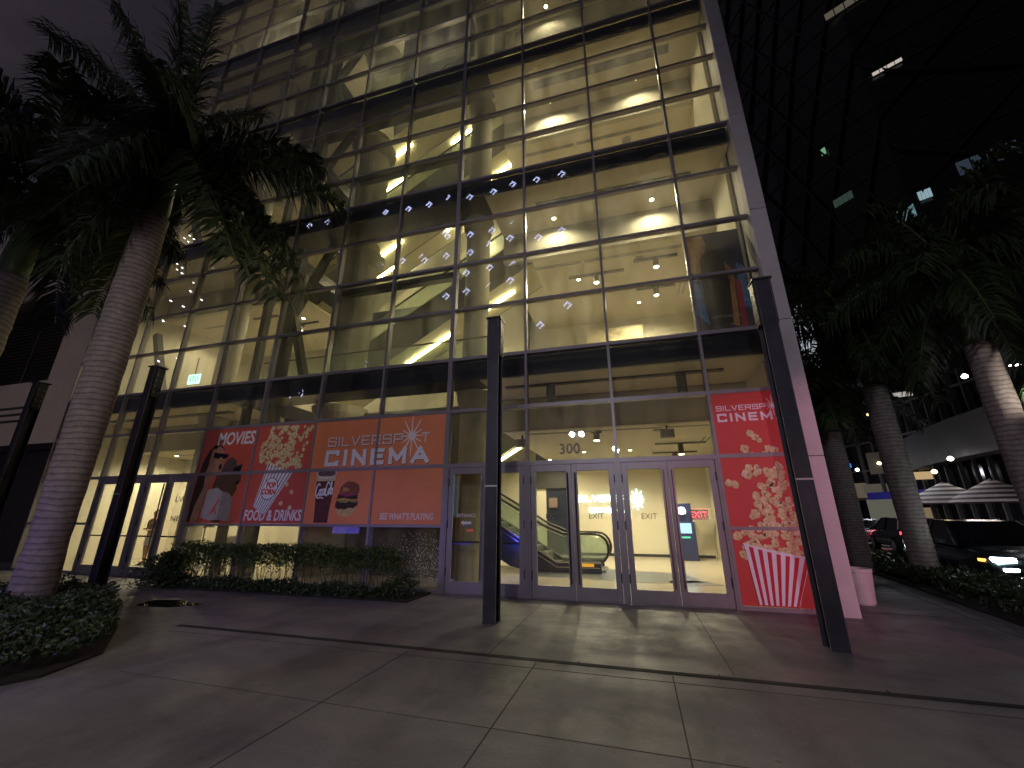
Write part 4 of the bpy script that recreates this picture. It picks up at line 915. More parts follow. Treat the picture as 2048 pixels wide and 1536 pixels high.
# ================================================================== CARS
M_tyre = mat('tyre', (.012, .012, .012), .8); M_rim = mat('rim', (.45, .45, .47), .3, .8); M_win = mat('car glass', (.008, .009, .012), .06, 0, 0)
M_head = glow('headlight', (.8, .95, 1), 40); M_tail = glow('tail light', (1, .03, .05), 5); M_amb = glow('turn lamp', (1, .32, .04), 4); M_chr = mat('plastic trim', (.03, .03, .032), .4)
def car(label, col, loc, rz, suv=False, head=0, tail=0, L=4.6, Wd=1.84, Hh=1.45, name='parked_car'):
    """nose towards +x locally"""
    t = thing(name, label, 'car', (0, 0, 0), 'cars on the street')
    bm_ = bmesh.new(); k = L/4.6
    st = [(-2.28, .42, .86), (-2.18, .28, .98), (-1.6, .22, 1.02 if suv else .97), (-.6, .22, .98), (.6, .22, .96), (1.35, .22, .90), (2.0, .26, .80), (2.22, .34, .68), (2.3, .42, .58)]
    wf = [.80, .90, .97, 1, 1, .99, .95, .86, .74]
    rings = []
    for (x, zl, zh), w in zip(st, wf):
        h = Wd/2*w; pr = [(-h*.86, zl), (-h*.98, zl+.12), (-h, (zl+zh)/2), (-h*.97, zh-.10), (-h*.84, zh), (0, zh+.03), (h*.84, zh), (h*.97, zh-.10), (h, (zl+zh)/2), (h*.98, zl+.12), (h*.86, zl), (0, zl-.02)]
        rings.append([bm_.verts.new((x*k, y, z*Hh/1.45)) for y, z in pr])
    for a, b in zip(rings, rings[1:]):
        for i in range(12): bm_.faces.new((a[i], b[i], b[(i+1) % 12], a[(i+1) % 12]))
    bm_.faces.new(rings[0]); bm_.faces.new(rings[-1][::-1]); bmesh.ops.recalc_face_normals(bm_, faces=bm_.faces)
    me = bpy.data.meshes.new('body'); bm_.to_mesh(me); bm_.free(); me.materials.append(mat('car paint '+label[:10], col, .16, .55, .05, 2)); me.polygons.foreach_set('use_smooth', [True]*len(me.polygons))
    o = bpy.data.objects.new('body', me); C.objects.link(o); o.parent = t; sb = o.modifiers.new('s', 'SUBSURF'); sb.levels = 2; sb.render_levels = 2
    q = Hh/1.45
    gh = [(-2.0 if suv else -1.75, .97, .80), (-1.75 if suv else -1.05, 1.40, .70), (-.3, 1.45, .69), (.35, 1.42, .69), (1.15, .93, .80)]
    g = MB(); vs = []
    for x, z, w in gh: vs += [(x*k, -Wd/2*w*1.15 if z < 1 else -Wd/2*w, z*q), (x*k, Wd/2*w*1.15 if z < 1 else Wd/2*w, z*q)]
    zb_ = .90*q; vs += [(gh[0][0]*k, -Wd/2*.92, zb_), (gh[0][0]*k, Wd/2*.92, zb_), (gh[-1][0]*k, -Wd/2*.92, zb_), (gh[-1][0]*k, Wd/2*.92, zb_)]
    g.add(vs, [(0, 1, 3, 2), (2, 3, 5, 4), (4, 5, 7, 6), (6, 7, 9, 8), (10, 0, 2, 4, 6, 8, 12), (11, 13, 9, 7, 5, 3, 1), (10, 11, 1, 0), (12, 8, 9, 13), (10, 12, 13, 11)])
    g.build('windows', M_win, t, bevel=.03)
    rf = MB().add([(gh[1][0]*k, -Wd/2*.71, 1.40*q), (gh[1][0]*k, Wd/2*.71, 1.40*q), (-.3*k, Wd/2*.70, 1.462*q), (-.3*k, -Wd/2*.70, 1.462*q), (.36*k, Wd/2*.69, 1.43*q), (.36*k, -Wd/2*.69, 1.43*q)], [(0, 3, 2, 1), (3, 5, 4, 2)])
    for sx in (-1, 1):
        for i in range(4): a, b = gh[i], gh[i+1]; rf.bar((a[0]*k, sx*Wd/2*(a[2]*1.15 if a[1] < 1 else a[2])*1.005, a[1]*q), (b[0]*k, sx*Wd/2*(b[2]*1.15 if b[1] < 1 else b[2])*1.005, b[1]*q), .05, .05)
        rf.bar((-.35*k, sx*Wd/2*.70, 1.42*q), (-.4*k, sx*Wd/2*.93, .93*q), .05, .06)
    rf.build('roof', me.materials[0], t)
    for x in (-1.38*k, 1.42*k):
        for sy in (-1, 1):
            y = sy*(Wd/2-.10); r = .36 if suv else .33
            ty = MB().tube([(x, y-.11, r), (x, y-.10, r), (x, y+.10, r), (x, y+.11, r)], [r*.86, r, r, r*.86], 22).build('wheel', M_tyre, t)
            rm = MB().tube([(x, y+sy*.112, r), (x, y+sy*.120, r)], [r*.62, r*.60], 16)
            for j in range(5): a = j*1.2566; rm.bar((x, y+sy*.124, r), (x+r*.6*math.cos(a), y+sy*.124, r+r*.6*math.sin(a)), .05, .02, up=(0, 1, 0))
            rm.build('rim', M_rim, ty)
    for sy in (-1, 1):
        MB().box(2.02*k, 2.24*k, sy*.60-.17, sy*.60+.17, .66*q, .745*q).build('headlight', M_head if head else M_chr, t, bevel=.02)
        if head: MB().box(2.16*k, 2.29*k, sy*.58-.12, sy*.58+.12, .50*q, .56*q).build('fog_lamp', M_head, t, bevel=.015); MB().box(1.86*k, 2.02*k, sy*.86-.035, sy*.86+.035, .66*q, .71*q).build('turn_lamp', M_amb, t)
        MB().box(-2.27*k, -2.10*k, sy*.66-.16, sy*.66+.16, .78*q, .90*q).build('tail_light', M_tail if tail else mat('dull lens', (.2, .01, .01), .3), t, bevel=.015)
        MB().box(.78*k, .92*k, sy*(Wd/2+.09)-.09, sy*(Wd/2+.09)+.09, .93*q, 1.06*q).build('mirror', me.materials[0], t, bevel=.02)
        for x in (.15, -.95): MB().box(x*k-.1, x*k+.08, sy*Wd/2*.985-.012, sy*Wd/2*.985+.012, .86*q, .885*q).build('door_handle', M_chr, t)
    MB().box(2.20*k, 2.30*k, -.42, .42, .42*q, .58*q).build('grille', M_chr, t); MB().box(-2.30*k, -2.25*k, -.26, .26, .62*q, .74*q).build('licence_plate', mat('plate white', (.5, .5, .5), .5), t)
    if head:
        for sy in (-1, 1): lamp('SPOT', 'headlight_lamp', (2.4*k, sy*.6, .68*q), head, t, col=(.8, .93, 1), size=.06, angle=80, tgt=(12, sy*.6, .1))
    if tail == 2: lamp('POINT', 'tail_lamp', (-2.5, 0, .85), 6, t, col=(1, .05, .05), size=.2)
    t.location = loc; t.rotation_euler.z = rz
    return t
HD = math.atan2(1, .155)
car('dark suv with glaring headlights facing right, closest to the hedge', (.035, .05, .052), (10.75, 5.6, -.13), HD+math.pi, True, 160, 0, 4.8, 1.92, 1.58)
car('black car with red tail light and white rims, waiting between two palm trunks', (.04, .042, .055), (14.9, 17.2, -.13), HD, True, 0, 2, 4.6, 1.84, 1.6)
car('silver sedan with red tail lights ahead of the black car', (.45, .45, .52), (15.7, 23.0, -.13), HD, False, 0, 2, 4.7, 1.84, 1.5)
car('car with two bright headlights half hidden by the corner shrub', (.02, .02, .025), (11.6, 17.5, -.13), HD+math.pi, False, 40, 0, 4.5, 1.8, 1.5)
car('pale car with red tail lights at the right edge of the street', (.35, .42, .48), (20.9, 13.8, -.13), HD+.35, False, 0, 1, 4.6, 1.84, 1.5)
car('dark van with two small red lights under the striped umbrella', (.02, .02, .02), (29.0, 23.5, -.0), HD+.6, True, 0, 1, 4.9, 1.95, 2.4)
car('dark parked car seen above the roof of the suv', (.015, .015, .018), (18.2, 14.5, -.13), HD, False, 0, 0, 4.6, 1.84, 1.5)

car('black car with red tail lights mirrored in the low window under the banner', (.015, .015, .02), (-6.9, -13.5, -.0), -math.pi/2-.2, False, 0, 1, 4.6, 1.84, 1.5)
# ================================================================== ACROSS THE STREET
def gpt(px, d, z=0):   # ground point seen in the direction of pixel column px (at eye level), d metres away
    r = ray(px, 1031); h = math.hypot(r.x, r.y); return Vector((CAM.x+r.x/h*d, CAM.y+r.y/h*d, z))
PD = thing('podium_building', 'low glazed building across the street with a curved grey canopy', 'building', gpt(1850, 46))
A, Bq, Cq = gpt(1560, 62), gpt(1790, 52), gpt(2250, 40)
M_pglass = mat('far dark glass', (.012, .014, .018), .12, 0, .2, .5); M_pfr = mat('far frame', (.16, .15, .15), .6); M_pcan = mat('grey canopy', (.11, .108, .112), .6, 0, .1, 1)
def wallseg(mb, a, b, z0, z1, th=.3, off=0.):
    d = (b-a).normalized(); n = Vector((-d.y, d.x, 0)); n = n if n.dot(CAM-a) > 0 else -n; a = a+n*off; b = b+n*off
    p = [a, b, b-n*th, a-n*th]; mb.prism([(v.x, v.y) for v in p], z0, z1)
g = MB(); wallseg(g, A, Bq, 0, 12); wallseg(g, Bq, Cq, 0, 12); g.build('glass_wall', M_pglass, PD)
fm = MB()
for a, b, n in ((A, Bq, 9), (Bq, Cq, 14)):
    for k in range(n+1): p = a.lerp(b, k/n); q = a.lerp(b, min(1, k/n)+.006); wallseg(fm, p, q, 0, 12, .3, .45)
    for z in (.1, 3.0, 5.6, 8.2, 10.8): wallseg(fm, a, b, z, z+.14, .3, .42)
fm.build('mullions', M_pfr, PD)
cn = MB(); cpts = [gpt(1845, 47), gpt(1900, 42), gpt(1960, 38.5), gpt(2050, 35.5), gpt(2200, 33), gpt(2400, 32)]
for a, b in zip(cpts, cpts[1:]): wallseg(cn, a, b, 5.1, 7.6, 1.2)
cn.build('canopy', M_pcan, PD)
lw = MB()
for px, d, z0, z1, w, c in ((1768, 51.5, 3.2, 5.2, 2.4, 0), (1842, 48.6, 3.4, 4.6, 3.4, 1), (1775, 51.6, .4, 2.4, 2.0, 1), (1925, 46, 6.6, 7.1, 1.6, 0)):
    pass
def litwin(px, d, z0, z1, w, col, s, nm='lit_window', par=PD):
    c = gpt(px, d); r = (c-CAM); r.z = 0; r.normalize(); t_ = Vector((-r.y, r.x, 0)); mb = MB(); a = c-t_*w/2; b = c+t_*w/2
    mb.prism([(a.x, a.y), (b.x, b.y), (b.x+r.x*.1, b.y+r.y*.1), (a.x+r.x*.1, a.y+r.y*.1)], z0, z1); return mb.build(nm, glow('win '+str(col)+str(s), col, s), par)
for a in ((1745, 53.2, 3.2, 4.6, 1.7, (1, .82, .55), .30), (1775, 51.8, 3.6, 4.4, 2.4, (1, .85, .6), .22), (1843, 49.2, 5.1, 7.0, 5.0, (.75, .55, .35), .10), (1778, 51.4, .6, 3.0, 2.6, (.9, .9, .7), .35), (1852, 48.6, .9, 2.2, .9, (1, .75, .4), .6),
          (1726, 54.6, .2, 2.6, 4.2, (.35, .35, .7), .16), (1729, 54.0, 6.2, 6.6, 1.5, (.05, .35, 1), 2.2), (1715, 54.4, 5.6, 5.8, 1.3, (.08, .2, 1), 1.4), (1862, 47.9, 4.4, 5.0, 1.6, (1, .7, .35), 1.6), (1880, 47, 11.2, 11.6, 1.2, (1, .95, .85), 1.4), (1741, 53.9, 10.9, 11.2, 1.2, (1, .6, .15), 2.6)): litwin(*a[:6], a[6]*.30)
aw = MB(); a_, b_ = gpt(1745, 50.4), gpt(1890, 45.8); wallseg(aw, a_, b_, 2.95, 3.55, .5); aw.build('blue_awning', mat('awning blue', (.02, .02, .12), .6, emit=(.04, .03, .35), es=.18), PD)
for k, (px, d, z, lab) in enumerate(((1793, 50, 10.6, 'small yellow lamp high beside the middle palm'), (1738, 51, 5.7, 'small white globe lamp left of the middle palm'), (1896, 40, 4.4, 'bright white lamp under the curved canopy'), (1938, 38, 5.0, 'small warm lamp right of the bright one under the canopy'), (1787, 49, 6.0, 'faint warm lamp behind the middle palm'), (2030, 36, 9.6, 'small lamp at the right edge above the canopy'))):
    p = gpt(px, d, z); t = thing('distant_lamp', lab, 'lamp', p, 'lamps across the street')
    MB().lathe(p, [(.03, -.14), (.14, -.08), (.16, .02), (.06, .14)], 12).build('globe', glow('far lamp '+str(k % 2), (1, .75, .35) if k in (0, 3, 4) else (1, .97, .9), 7), t); MB().tube([p+Vector((0, 0, .14)), p+Vector((0, 0, .5))], .03, 6).build('hanger', M_wire, t)
lamp('POINT', 'canopy_lamp', gpt(1985, 33, 4.2), 45, PD, col=(1, .85, .75), size=.3)
lamp('POINT', 'canopy_lamp', gpt(1740, 46, 5.0), 110, PD, col=(.9, .9, 1), size=.3)
# white block at the near left of the podium
WB = thing('white_block', 'white panelled block seen between the pink fin and the nearest palm', 'building', gpt(1665, 42))
a_, b_ = gpt(1600, 43), gpt(1688, 42); m_ = MB(); wallseg(m_, a_, b_, 2.9, 5.0, 3); wallseg(m_, a_, b_, 5.03, 6.9, 3); m_.build('wall_panels', mat('white panels', (.5, .5, .5), .6, 0, .1, 2), WB); m_ = MB(); wallseg(m_, a_, b_, 0, 2.89, 2.6, -.3); m_.build('base', M_slot, WB)
lamp('POINT', 'block_lamp', gpt(1640, 37, 4), 90, WB, col=(.95, 1, .95), size=.3)
for k, (x, y, h, e) in enumerate(((16.8, 9.5, 6.5, 800), (19.5, 24.0, 7.0, 1100))):  # added road lamps that brighten the street and the cars
    t = thing('street_lamp', 'thin added street lamp brightening the queue of cars, %s' % ('nearer' if k == 0 else 'farther'), 'street lamp', (x, y, -.13), 'added road lamps'); MB().tube([(x, y, -.13), (x, y, h), (x-.9, y, h+.3)], [.07, .05, .04], 8).build('pole', M_steel, t)
    MB().box(x-1.2, x-.8, y-.1, y+.1, h+.24, h+.34).build('lamp_head', M_steel, t, bevel=.01); MB().box(x-1.15, x-.85, y-.08, y+.08, h+.225, h+.238).build('lens', glow('street lens', (1, .93, .85), 12), t)
    lamp('SPOT', 'added_road_lamp', (x-1, y, h+.15), e, t, col=(.95, .95, 1), size=.1, angle=140)
# striped umbrellas
def umbrella(label, p, s=1.):
    t = thing('striped_umbrella', label, 'umbrella', p, 'striped cafe umbrellas'); n = 24; k = 10; mb = MB()
    for i in range(k):
        r0, r1 = 2.0*s*(1-i/k), 2.0*s*(1-(i+1)/k)+.001; z0, z1 = 2.2+1.15*s*(i/k), 2.2+1.15*s*((i+1)/k)
        vs = [(p.x+r*math.cos(6.2832*j/n), p.y+r*math.sin(6.2832*j/n), z+p.z) for r, z in ((r0, z0), (r1, z1)) for j in range(n)]
        mb.add(vs, [(j, (j+1) % n, n+(j+1) % n, n+j) for j in range(n)], i % 2)
    mb.build('canopy', [mat('umbrella white', (.62, .56, .56), .8), mat('umbrella black', (.03, .02, .03), .8)], t); MB().tube([p, p+Vector((0, 0, 3.4))], .03, 8).build('pole', M_wire, t)
umbrella('black and white striped umbrella behind the slender palms, nearer', gpt(1905, 33), 1.0); umbrella('black and white striped umbrella partly behind the bright palm trunk', gpt(2005, 32), 1.0)
lamp('POINT', 'umbrella_lamp', gpt(1950, 27, 2.2), 30, PD, col=(1, .8, .8), size=.3)
# towers
TW = thing('glass_tower', 'very tall dark glass tower with faint diagonal bracing and a few lit windows', 'tower', gpt(1900, 75))
tb_ = [gpt(1610, 66), gpt(1720, 60), gpt(1850, 56), gpt(2050, 54), gpt(3400, 60)]; g = MB()
poly = [(p.x, p.y) for p in tb_]+[(p.x+40, p.y+60) for p in reversed(tb_)]; g.prism(poly, 12.5, 150); g.build('glass_skin', mat('tower glass', (.006, .010, .012), .2, 0, .6, .08), TW)
dg = MB()
def wp(s, z):
    k = min(3.999, s*4); i = int(k); p = tb_[i].lerp(tb_[i+1], k-i); n = (CAM-p); n.z = 0; p = p+n.normalized()*.25; return Vector((p.x, p.y, z))
for j in range(-8, 9):
    for sg in (1, -1):
        pr_ = None
        for k in range(25):
            s = j*.16+sg*k*.045*1.6
            if 0 <= s <= 1:
                q_ = wp(s, 13+k*5.2)
                if pr_ is not None: dg.bar(pr_, q_, .45, .2)
                pr_ = q_
            else: pr_ = None
dg.build('diagrid', mat('diagrid steel', (.022, .022, .028), .5), TW)
fl_ = MB()
for k in range(32):
    z = 14+k*4
    for i in range(4): wallseg(fl_, tb_[i], tb_[i+1], z, z+.25, .2, .12)
fl_.build('floor_bands', mat('tower bands', (.02, .03, .03), .4), TW)
def towwin(px, py, w, h, col, s, Dd=None, n=4):
    # lit window on the tower skin where the line of sight meets it
    r = ray(px, py); best = None
    for i in range(4):
        a, b = tb_[i], tb_[i+1]; d = b-a; den = r.x*d.y-r.y*d.x
        t_ = ((a.x-CAM.x)*d.y-(a.y-CAM.y)*d.x)/den; u = ((a.x-CAM.x)*r.y-(a.y-CAM.y)*r.x)/den
        if 0 <= u <= 1 and t_ > 0: best = (CAM+r*t_, d.normalized())
    if best is None: return
    p, d = best; nn = Vector((-d.y, d.x, 0)); nn = nn if nn.dot(CAM-p) > 0 else -nn; mb = MB()
    for k in range(n):
        a = p+d*(-w/2+w*k/n)+nn*.4; b = p+d*(-w/2+w*(k+.88)/n)+nn*.4
        mb.prism([(a.x, a.y), (b.x, b.y), (b.x-nn.x*.1, b.y-nn.y*.1), (a.x-nn.x*.1, a.y-nn.y*.1)], p.z-h/2, p.z+h/2)
    mb.build('lit_window', glow('tw '+str(col)+str(s), col, s), TW)
for a in ((1775, 138, 2.6, .4, (1, .9, .8), .5), (1690, 15, 4, 1.0, (.9, .8, .6), .10), (1690, 400, 2, 1, (.5, .9, .7), .05), (1815, 430, 1.6, 1.4, (.5, .9, 1), .22), (1850, 392, 1.0, 1.0, (.6, .9, 1), .4), (1650, 305, .5, .9, (.4, .8, .5), .4), (1975, 320, 4, 1.5, (.3, .4, .6), .08)): towwin(*a)
T2 = thing('slim_tower', 'slim teal tower behind the corner fin with slanting lit windows', 'tower', gpt(1560, 88))
c0, c1, c2 = gpt(1600, 92), gpt(1668, 72), gpt(1712, 76); MB().prism([(c0.x, c0.y), (c1.x, c1.y), (c2.x, c2.y), (c2.x+8, c2.y+20)], 0, 128).build('glass_skin', mat('teal glass', (.02, .045, .045), .35, 0, .5, .1), T2)  # teal is the base colour of the glass skin
d = (c1-c0).normalized(); nn = Vector((-d.y, d.x, 0)); nn = nn if nn.dot(CAM-c0) > 0 else -nn
for zc, s0, s1, hh, st_ in ((76, .25, .62, 9, .32), (45, .35, .72, 9, .40), (20, .4, .95, 7, .20)):
    mb = MB()
    for k in range(4):
        a = c0.lerp(c1, s0+(s1-s0)*k/4)+nn*.3; b = c0.lerp(c1, s0+(s1-s0)*(k+.86)/4)+nn*.3
        for q in range(2): mb.prism([(a.x, a.y), (b.x, b.y), (b.x-nn.x*.1, b.y-nn.y*.1), (a.x-nn.x*.1, a.y-nn.y*.1)], zc-hh/2+q*hh*.52, zc-hh/2+q*hh*.52+hh*.45)
    mb.build('lit_window', glow('t2 %d' % zc, (.55, .8, .6), st_), T2)
WT = thing('glowing_facade', 'pale facade with self-glowing storeys glimpsed through the palm fronds', 'building', gpt(1715, 100))
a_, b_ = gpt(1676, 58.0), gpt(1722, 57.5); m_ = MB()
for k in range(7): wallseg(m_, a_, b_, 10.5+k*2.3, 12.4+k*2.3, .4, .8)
m_.build('glowing_storeys', glow('cold facade', (.8, .88, 1.), .55), WT); m_ = MB(); wallseg(m_, a_, b_, 9, 26.8, 1.0, .3); m_.build('frame', M_slot, WT)  # storeys glow by themselves; the bright lighting is put into emission

# ================================================================== LEFT NEIGHBOUR
LB = thing('cream_building', 'plain cream building with dark louvres left of the glass front', 'building', (-22, .3, 0))
M_lb = mat('cream render', (.36, .31, .25), .8, 0, .12, .7)
yl = .30
w = MB().box(-18.3, -16.35, yl, 8, 3.95, 10.9).box(-60, -18.31, yl, 8, 3.95, 6.35).box(-60, -18.31, yl, 8, 10.2, 10.9).box(-60, -16.35, 8.0, 8.3, 0, 10.8).box(-16.34, -16.31, .3, 8, .1, 24)
w.build('wall', M_lb, LB); MB().box(-18.2, -16.36, .6, 7.9, 10.91, 12.3).build('roof_block', M_lb, LB)
MB().box(-60, -18.31, .9, 1.0, 6.36, 10.19).build('louvre_backing', M_slot, LB)
lv = MB()
for k in range(26): z = 6.45+k*.145; lv.add([(-60, yl+.05, z), (-18.32, yl+.05, z), (-18.32, yl+.25, z+.11), (-60, yl+.25, z+.11), (-60, yl+.05, z+.02), (-18.32, yl+.05, z+.02), (-18.32, yl+.25, z+.13), (-60, yl+.25, z+.13)], [(0, 3, 2, 1), (4, 5, 6, 7), (0, 1, 5, 4), (1, 2, 6, 5), (2, 3, 7, 6), (3, 0, 4, 7)])
for x in (-19.9, -22.2, -24.5): lv.box(x-.03, x+.03, yl-.002, yl+.04, 6.36, 10.19)
lv.build('louvres', mat('louvre', (.05, .045, .045), .6, .2), LB)
MB().box(-60, -16.4, 1.3, 1.5, 0, 3.94).build('dark_opening', mat('opening', (.012, .012, .014), .8), LB)
for z in (5.35, 5.1, 4.85): MB().box(-60, -18.6, yl-.02, yl-.002, z-.05, z+.04).build('vent_slot', M_slot, LB)
p = at(112, 533, .1); FX = thing('camera_fixture', 'unlit grey fixture sticking up from the roof edge of the cream building', 'fixture', (p.x, .4, 10.9))  # security camera fixture, gives no light
MB().tube([(p.x-.4, .4, 11.25), (p.x+.25, .35, 11.1), (p.x+.5, .35, 10.85)], [.18, .24, .16], 8).build('housing', mat('fixture grey', (.12, .11, .12), .6), FX); MB().box(p.x-.1, p.x+.1, .3, .5, 10.9, 11.1).build('bracket', M_slot, FX)

# ================================================================== PEOPLE AND FURNITURE IN THE LEFT LOBBY
def skin_body(name, pts, edges, rad, m, parent, lvl=2):
    me = bpy.data.meshes.new(name); off = origin(parent); me.from_pydata([Vector(p)-off for p in pts], edges, []); o = bpy.data.objects.new(name, me); C.objects.link(o); o.parent = parent
    s_ = o.modifiers.new('skin', 'SKIN'); me.materials.append(m)
    for i, r in enumerate(rad): me.skin_vertices[0].data[i].radius = r if isinstance(r, tuple) else (r, r)
    me.skin_vertices[0].data[0].use_root = True
    b = o.modifiers.new('sub', 'SUBSURF'); b.levels = lvl; b.render_levels = lvl; s_.use_smooth_shade = True
    return o
px_, py_ = -13.55, 2.0
PS = thing('person', 'person in a dark patterned top and pale shorts standing behind the left doors', 'person', (px_, py_, 0.02))
z = .02
def V(x, y, zz): return (px_+x, py_+y, z+zz)
bpts = [V(0, 0, .95), V(0, 0, 1.15), V(0, -.01, 1.38), V(0, 0, 1.47), V(0, -.01, 1.54), V(0, -.02, 1.63), V(0, 0, 1.72),
        V(.10, 0, .88), V(.11, -.01, .50), V(.12, .02, .09), V(.13, -.10, .04), V(-.10, 0, .88), V(-.10, -.03, .50), V(-.10, .02, .09), V(-.11, -.11, .04),
        V(.19, 0, 1.39), V(.25, -.02, 1.13), V(.12, -.20, 1.08), V(.05, -.25, 1.10), V(-.19, 0, 1.39), V(-.24, -.02, 1.13), V(-.10, -.20, 1.12), V(-.03, -.26, 1.14)]
bed = [(0, 1), (1, 2), (2, 3), (3, 4), (4, 5), (5, 6), (0, 7), (7, 8), (8, 9), (9, 10), (0, 11), (11, 12), (12, 13), (13, 14), (2, 15), (15, 16), (16, 17), (17, 18), (2, 19), (19, 20), (20, 21), (21, 22)]
brd = [(.15, .11), (.13, .095), (.16, .10), .055, .055, .088, .06, .085, .055, .035, .032, .085, .055, .035, .032, .05, .036, .026, .03, .05, .036, .026, .03]
M_sk = mat('skin', (.32, .17, .10), .6, 0, .05)
skin_body('body', bpts, bed, brd, M_sk, PS)
skin_body('patterned_top', [V(0, 0, .96), V(0, 0, 1.15), V(0, -.01, 1.37), V(.19, 0, 1.38), V(.24, -.02, 1.18), V(-.19, 0, 1.38), V(-.23, -.02, 1.18)], [(0, 1), (1, 2), (2, 3), (3, 4), (2, 5), (5, 6)], [(.165, .125), (.15, .115), (.175, .12), .068, .055, .068, .055], mat('patterned fabric', (.10, .09, .10), .8, 0, .9, 14), PS)
skin_body('shorts', [V(0, 0, .98), V(0, 0, .90), V(.10, 0, .80), V(.12, 0, .55), V(-.10, 0, .80), V(-.12, 0, .55)], [(0, 1), (1, 2), (2, 3), (1, 4), (4, 5)], [(.16, .125), (.165, .13), .10, .095, .10, .095], mat('pale denim', (.42, .43, .46), .8, 0, .1), PS)
skin_body('hair', [V(0, .03, 1.52), V(0, .035, 1.66), V(0, .0, 1.755)], [(0, 1), (1, 2)], [.07, .088, .07], mat('hair', (.03, .02, .015), .6), PS)
MB().box(px_+.095, px_+.165, py_-.17, py_+.05, z-.018, z+.045).box(px_-.145, px_-.075, py_-.18, py_+.05, z-.018, z+.045).build('shoes', mat('shoes', (.4, .38, .36), .7), PS, bevel=.015)
def desk(x, y, lab):
    t = thing('desk', lab, 'desk', (x, y, .02), 'white desks in the left lobby')
    MB().box(x-.6, x+.6, y-.3, y+.3, .72, .76).build('desk_top', mat('white laminate', (.7, .66, .55), .5), t, bevel=.008)
    for sx in (-1, 1):
        for sy in (-1, 1): MB().box(x+sx*.55-.025, x+sx*.55+.025, y+sy*.26-.025, y+sy*.26+.025, .021, .719).build('leg', M_slot, t)
    MB().box(x-.55, x+.55, y-.31, y-.302, .55, .715).build('front_panel', M_slot, t)
desk(-8.9, 1.1, 'white desk seen under the banner, left end behind the hedge')
cb = thing('cardboard_sign', 'small white counter sign standing on the lobby desk', 'sign', (-8.6, 1.1, .76)); MB().box(-8.75, -8.4, 1.05, 1.09, .77, 1.12).build('sign_board', M_white, cb); MB().box(-8.7, -8.45, 1.0, 1.15, .761, .769).build('foot', M_slot, cb)
MBx = MB()
for k in range(9):
    a = k*.7; MBx.tube([(-9.15+.10*math.cos(a), 1.1+.1*math.sin(a), .765), (-9.15+.16*math.cos(a+.5), 1.1+.14*math.sin(a+.5), .95+.05*math.sin(k))], [.05, .07], 7)
tag(MBx.build('crumpled_bags', mat('crumpled paper', (.7, .62, .45), .7, 0, .1, 9), smooth=True), 'heap of pale crumpled bags on the lobby desk', 'bags')
pl_ = thing('potted_plant', 'small dark potted plant behind the left double doors', 'plant', (-13.0, 3.4, .02)); lf = MB()
for k in range(260): a = rng.uniform(0, 6.28); r = abs(rng.gauss(0, .16)); leaves(lf, (-13.0+r*math.cos(a), 3.4+r*math.sin(a), 1.15+rng.uniform(0, .6)), .10, rng)
lf.build('foliage', M_hl2, pl_); MB().lathe((-13.0, 3.4, .02), [(.14, 0), (.2, .5), (.2, .52)], 16).build('pot', M_white, pl_); MB().tube([(-13, 3.4, .5), (-13, 3.4, 1.5)], .02, 6).build('stem', M_twig, pl_)

# ================================================================== THINGS BEHIND THE CAMERA, SEEN ONLY MIRRORED IN THE GLASS; ADDED FILL LAMPS
def mirrored(px, py, Y): p = at(px, py, Y); return Vector((p.x, -p.y, p.z))
SC = [(1029,370),(983,378),(939,389),(896,397),(853,403),(812,412),(772,423),(737,432),(701,439),(655,445),(620,452),(1072,355),(1121,344),(1123,460),(1075,472),(1024,444),(981,455),(938,463),(892,468),(766,494),(725,499),(682,504),(890,507),(846,516),
      (1024,479),(979,489),(937,499),(1025,524),(978,530),(931,541),(764,532),(720,535),(673,542),(638,552),(805,523),(1024,563),(978,568),(930,578),(887,587),(749,609),(711,614),(661,619),(626,621),(1078,645),(1131,605),(704,645),(650,694),(694,734),(733,728),(640,783),(600,785),(575,795)]
ST = thing('string_light_display', 'rows of small violet star lights mirrored in the glass front', 'string lights', mirrored(850, 560, 16)-Vector((0, 0, 2)))
m_ = MB(); wr = MB()
for px, py in SC:
    p = mirrored(px+random.uniform(-2, 2), py, 16); s_ = .17
    for dx, dz in ((-1, 0), (1, 0), (0, 1), (0, -1), (.5, .5), (-.5, .5), (.5, -.5)):
        m_.box(p.x+dx*s_*1.35-s_*.36, p.x+dx*s_*1.35+s_*.36, p.y, p.y+.02, p.z+dz*s_*1.35-s_*.36, p.z+dz*s_*1.35+s_*.36)
    wr.tube([(p.x, p.y-.02, p.z), (p.x, p.y-.02, p.z+1.0)], .006, 4)
m_.build('star_lamps', glow('violet led', (.60, .62, 1), 13), ST); wr.build('wires', M_wire, ST)
SD = [(382,474),(371,479),(331,493),(372,508),(357,531),(403,523),(415,529),(357,542),(383,562),(387,587),(337,598),(339,609),(372,617),(404,601),(328,644),(365,650),(312,719),(361,722),(445,750),(474,629),(456,652),(325,560),(398,560),(420,505)]
S2 = thing('string_lights', 'scattered white fairy lights mirrored in the left of the glass front', 'string lights', mirrored(370, 580, 14)-Vector((0, 0, 2)))
m_ = MB(); wr = MB()
for px, py in SD:
    p = mirrored(px, py, 14); m_.bar(p, p+Vector((-.2, 0, .12)), .09, .07); wr.tube([p, p+Vector((.3, -.02, .6))], .006, 4)
m_.build('bulbs', glow('fairy white', (1, .92, .95), 22), S2); wr.build('wires', M_wire, S2)
p = mirrored(1157, 872, 14); SLm = thing('street_lamp', 'twin white globe street lamp mirrored above the number 300', 'street lamp', (p.x, p.y, 0), 'plaza street lamps')
MB().tube([(p.x, p.y, 0), (p.x, p.y, p.z+.25)], .06, 8).build('pole', M_steel, SLm)
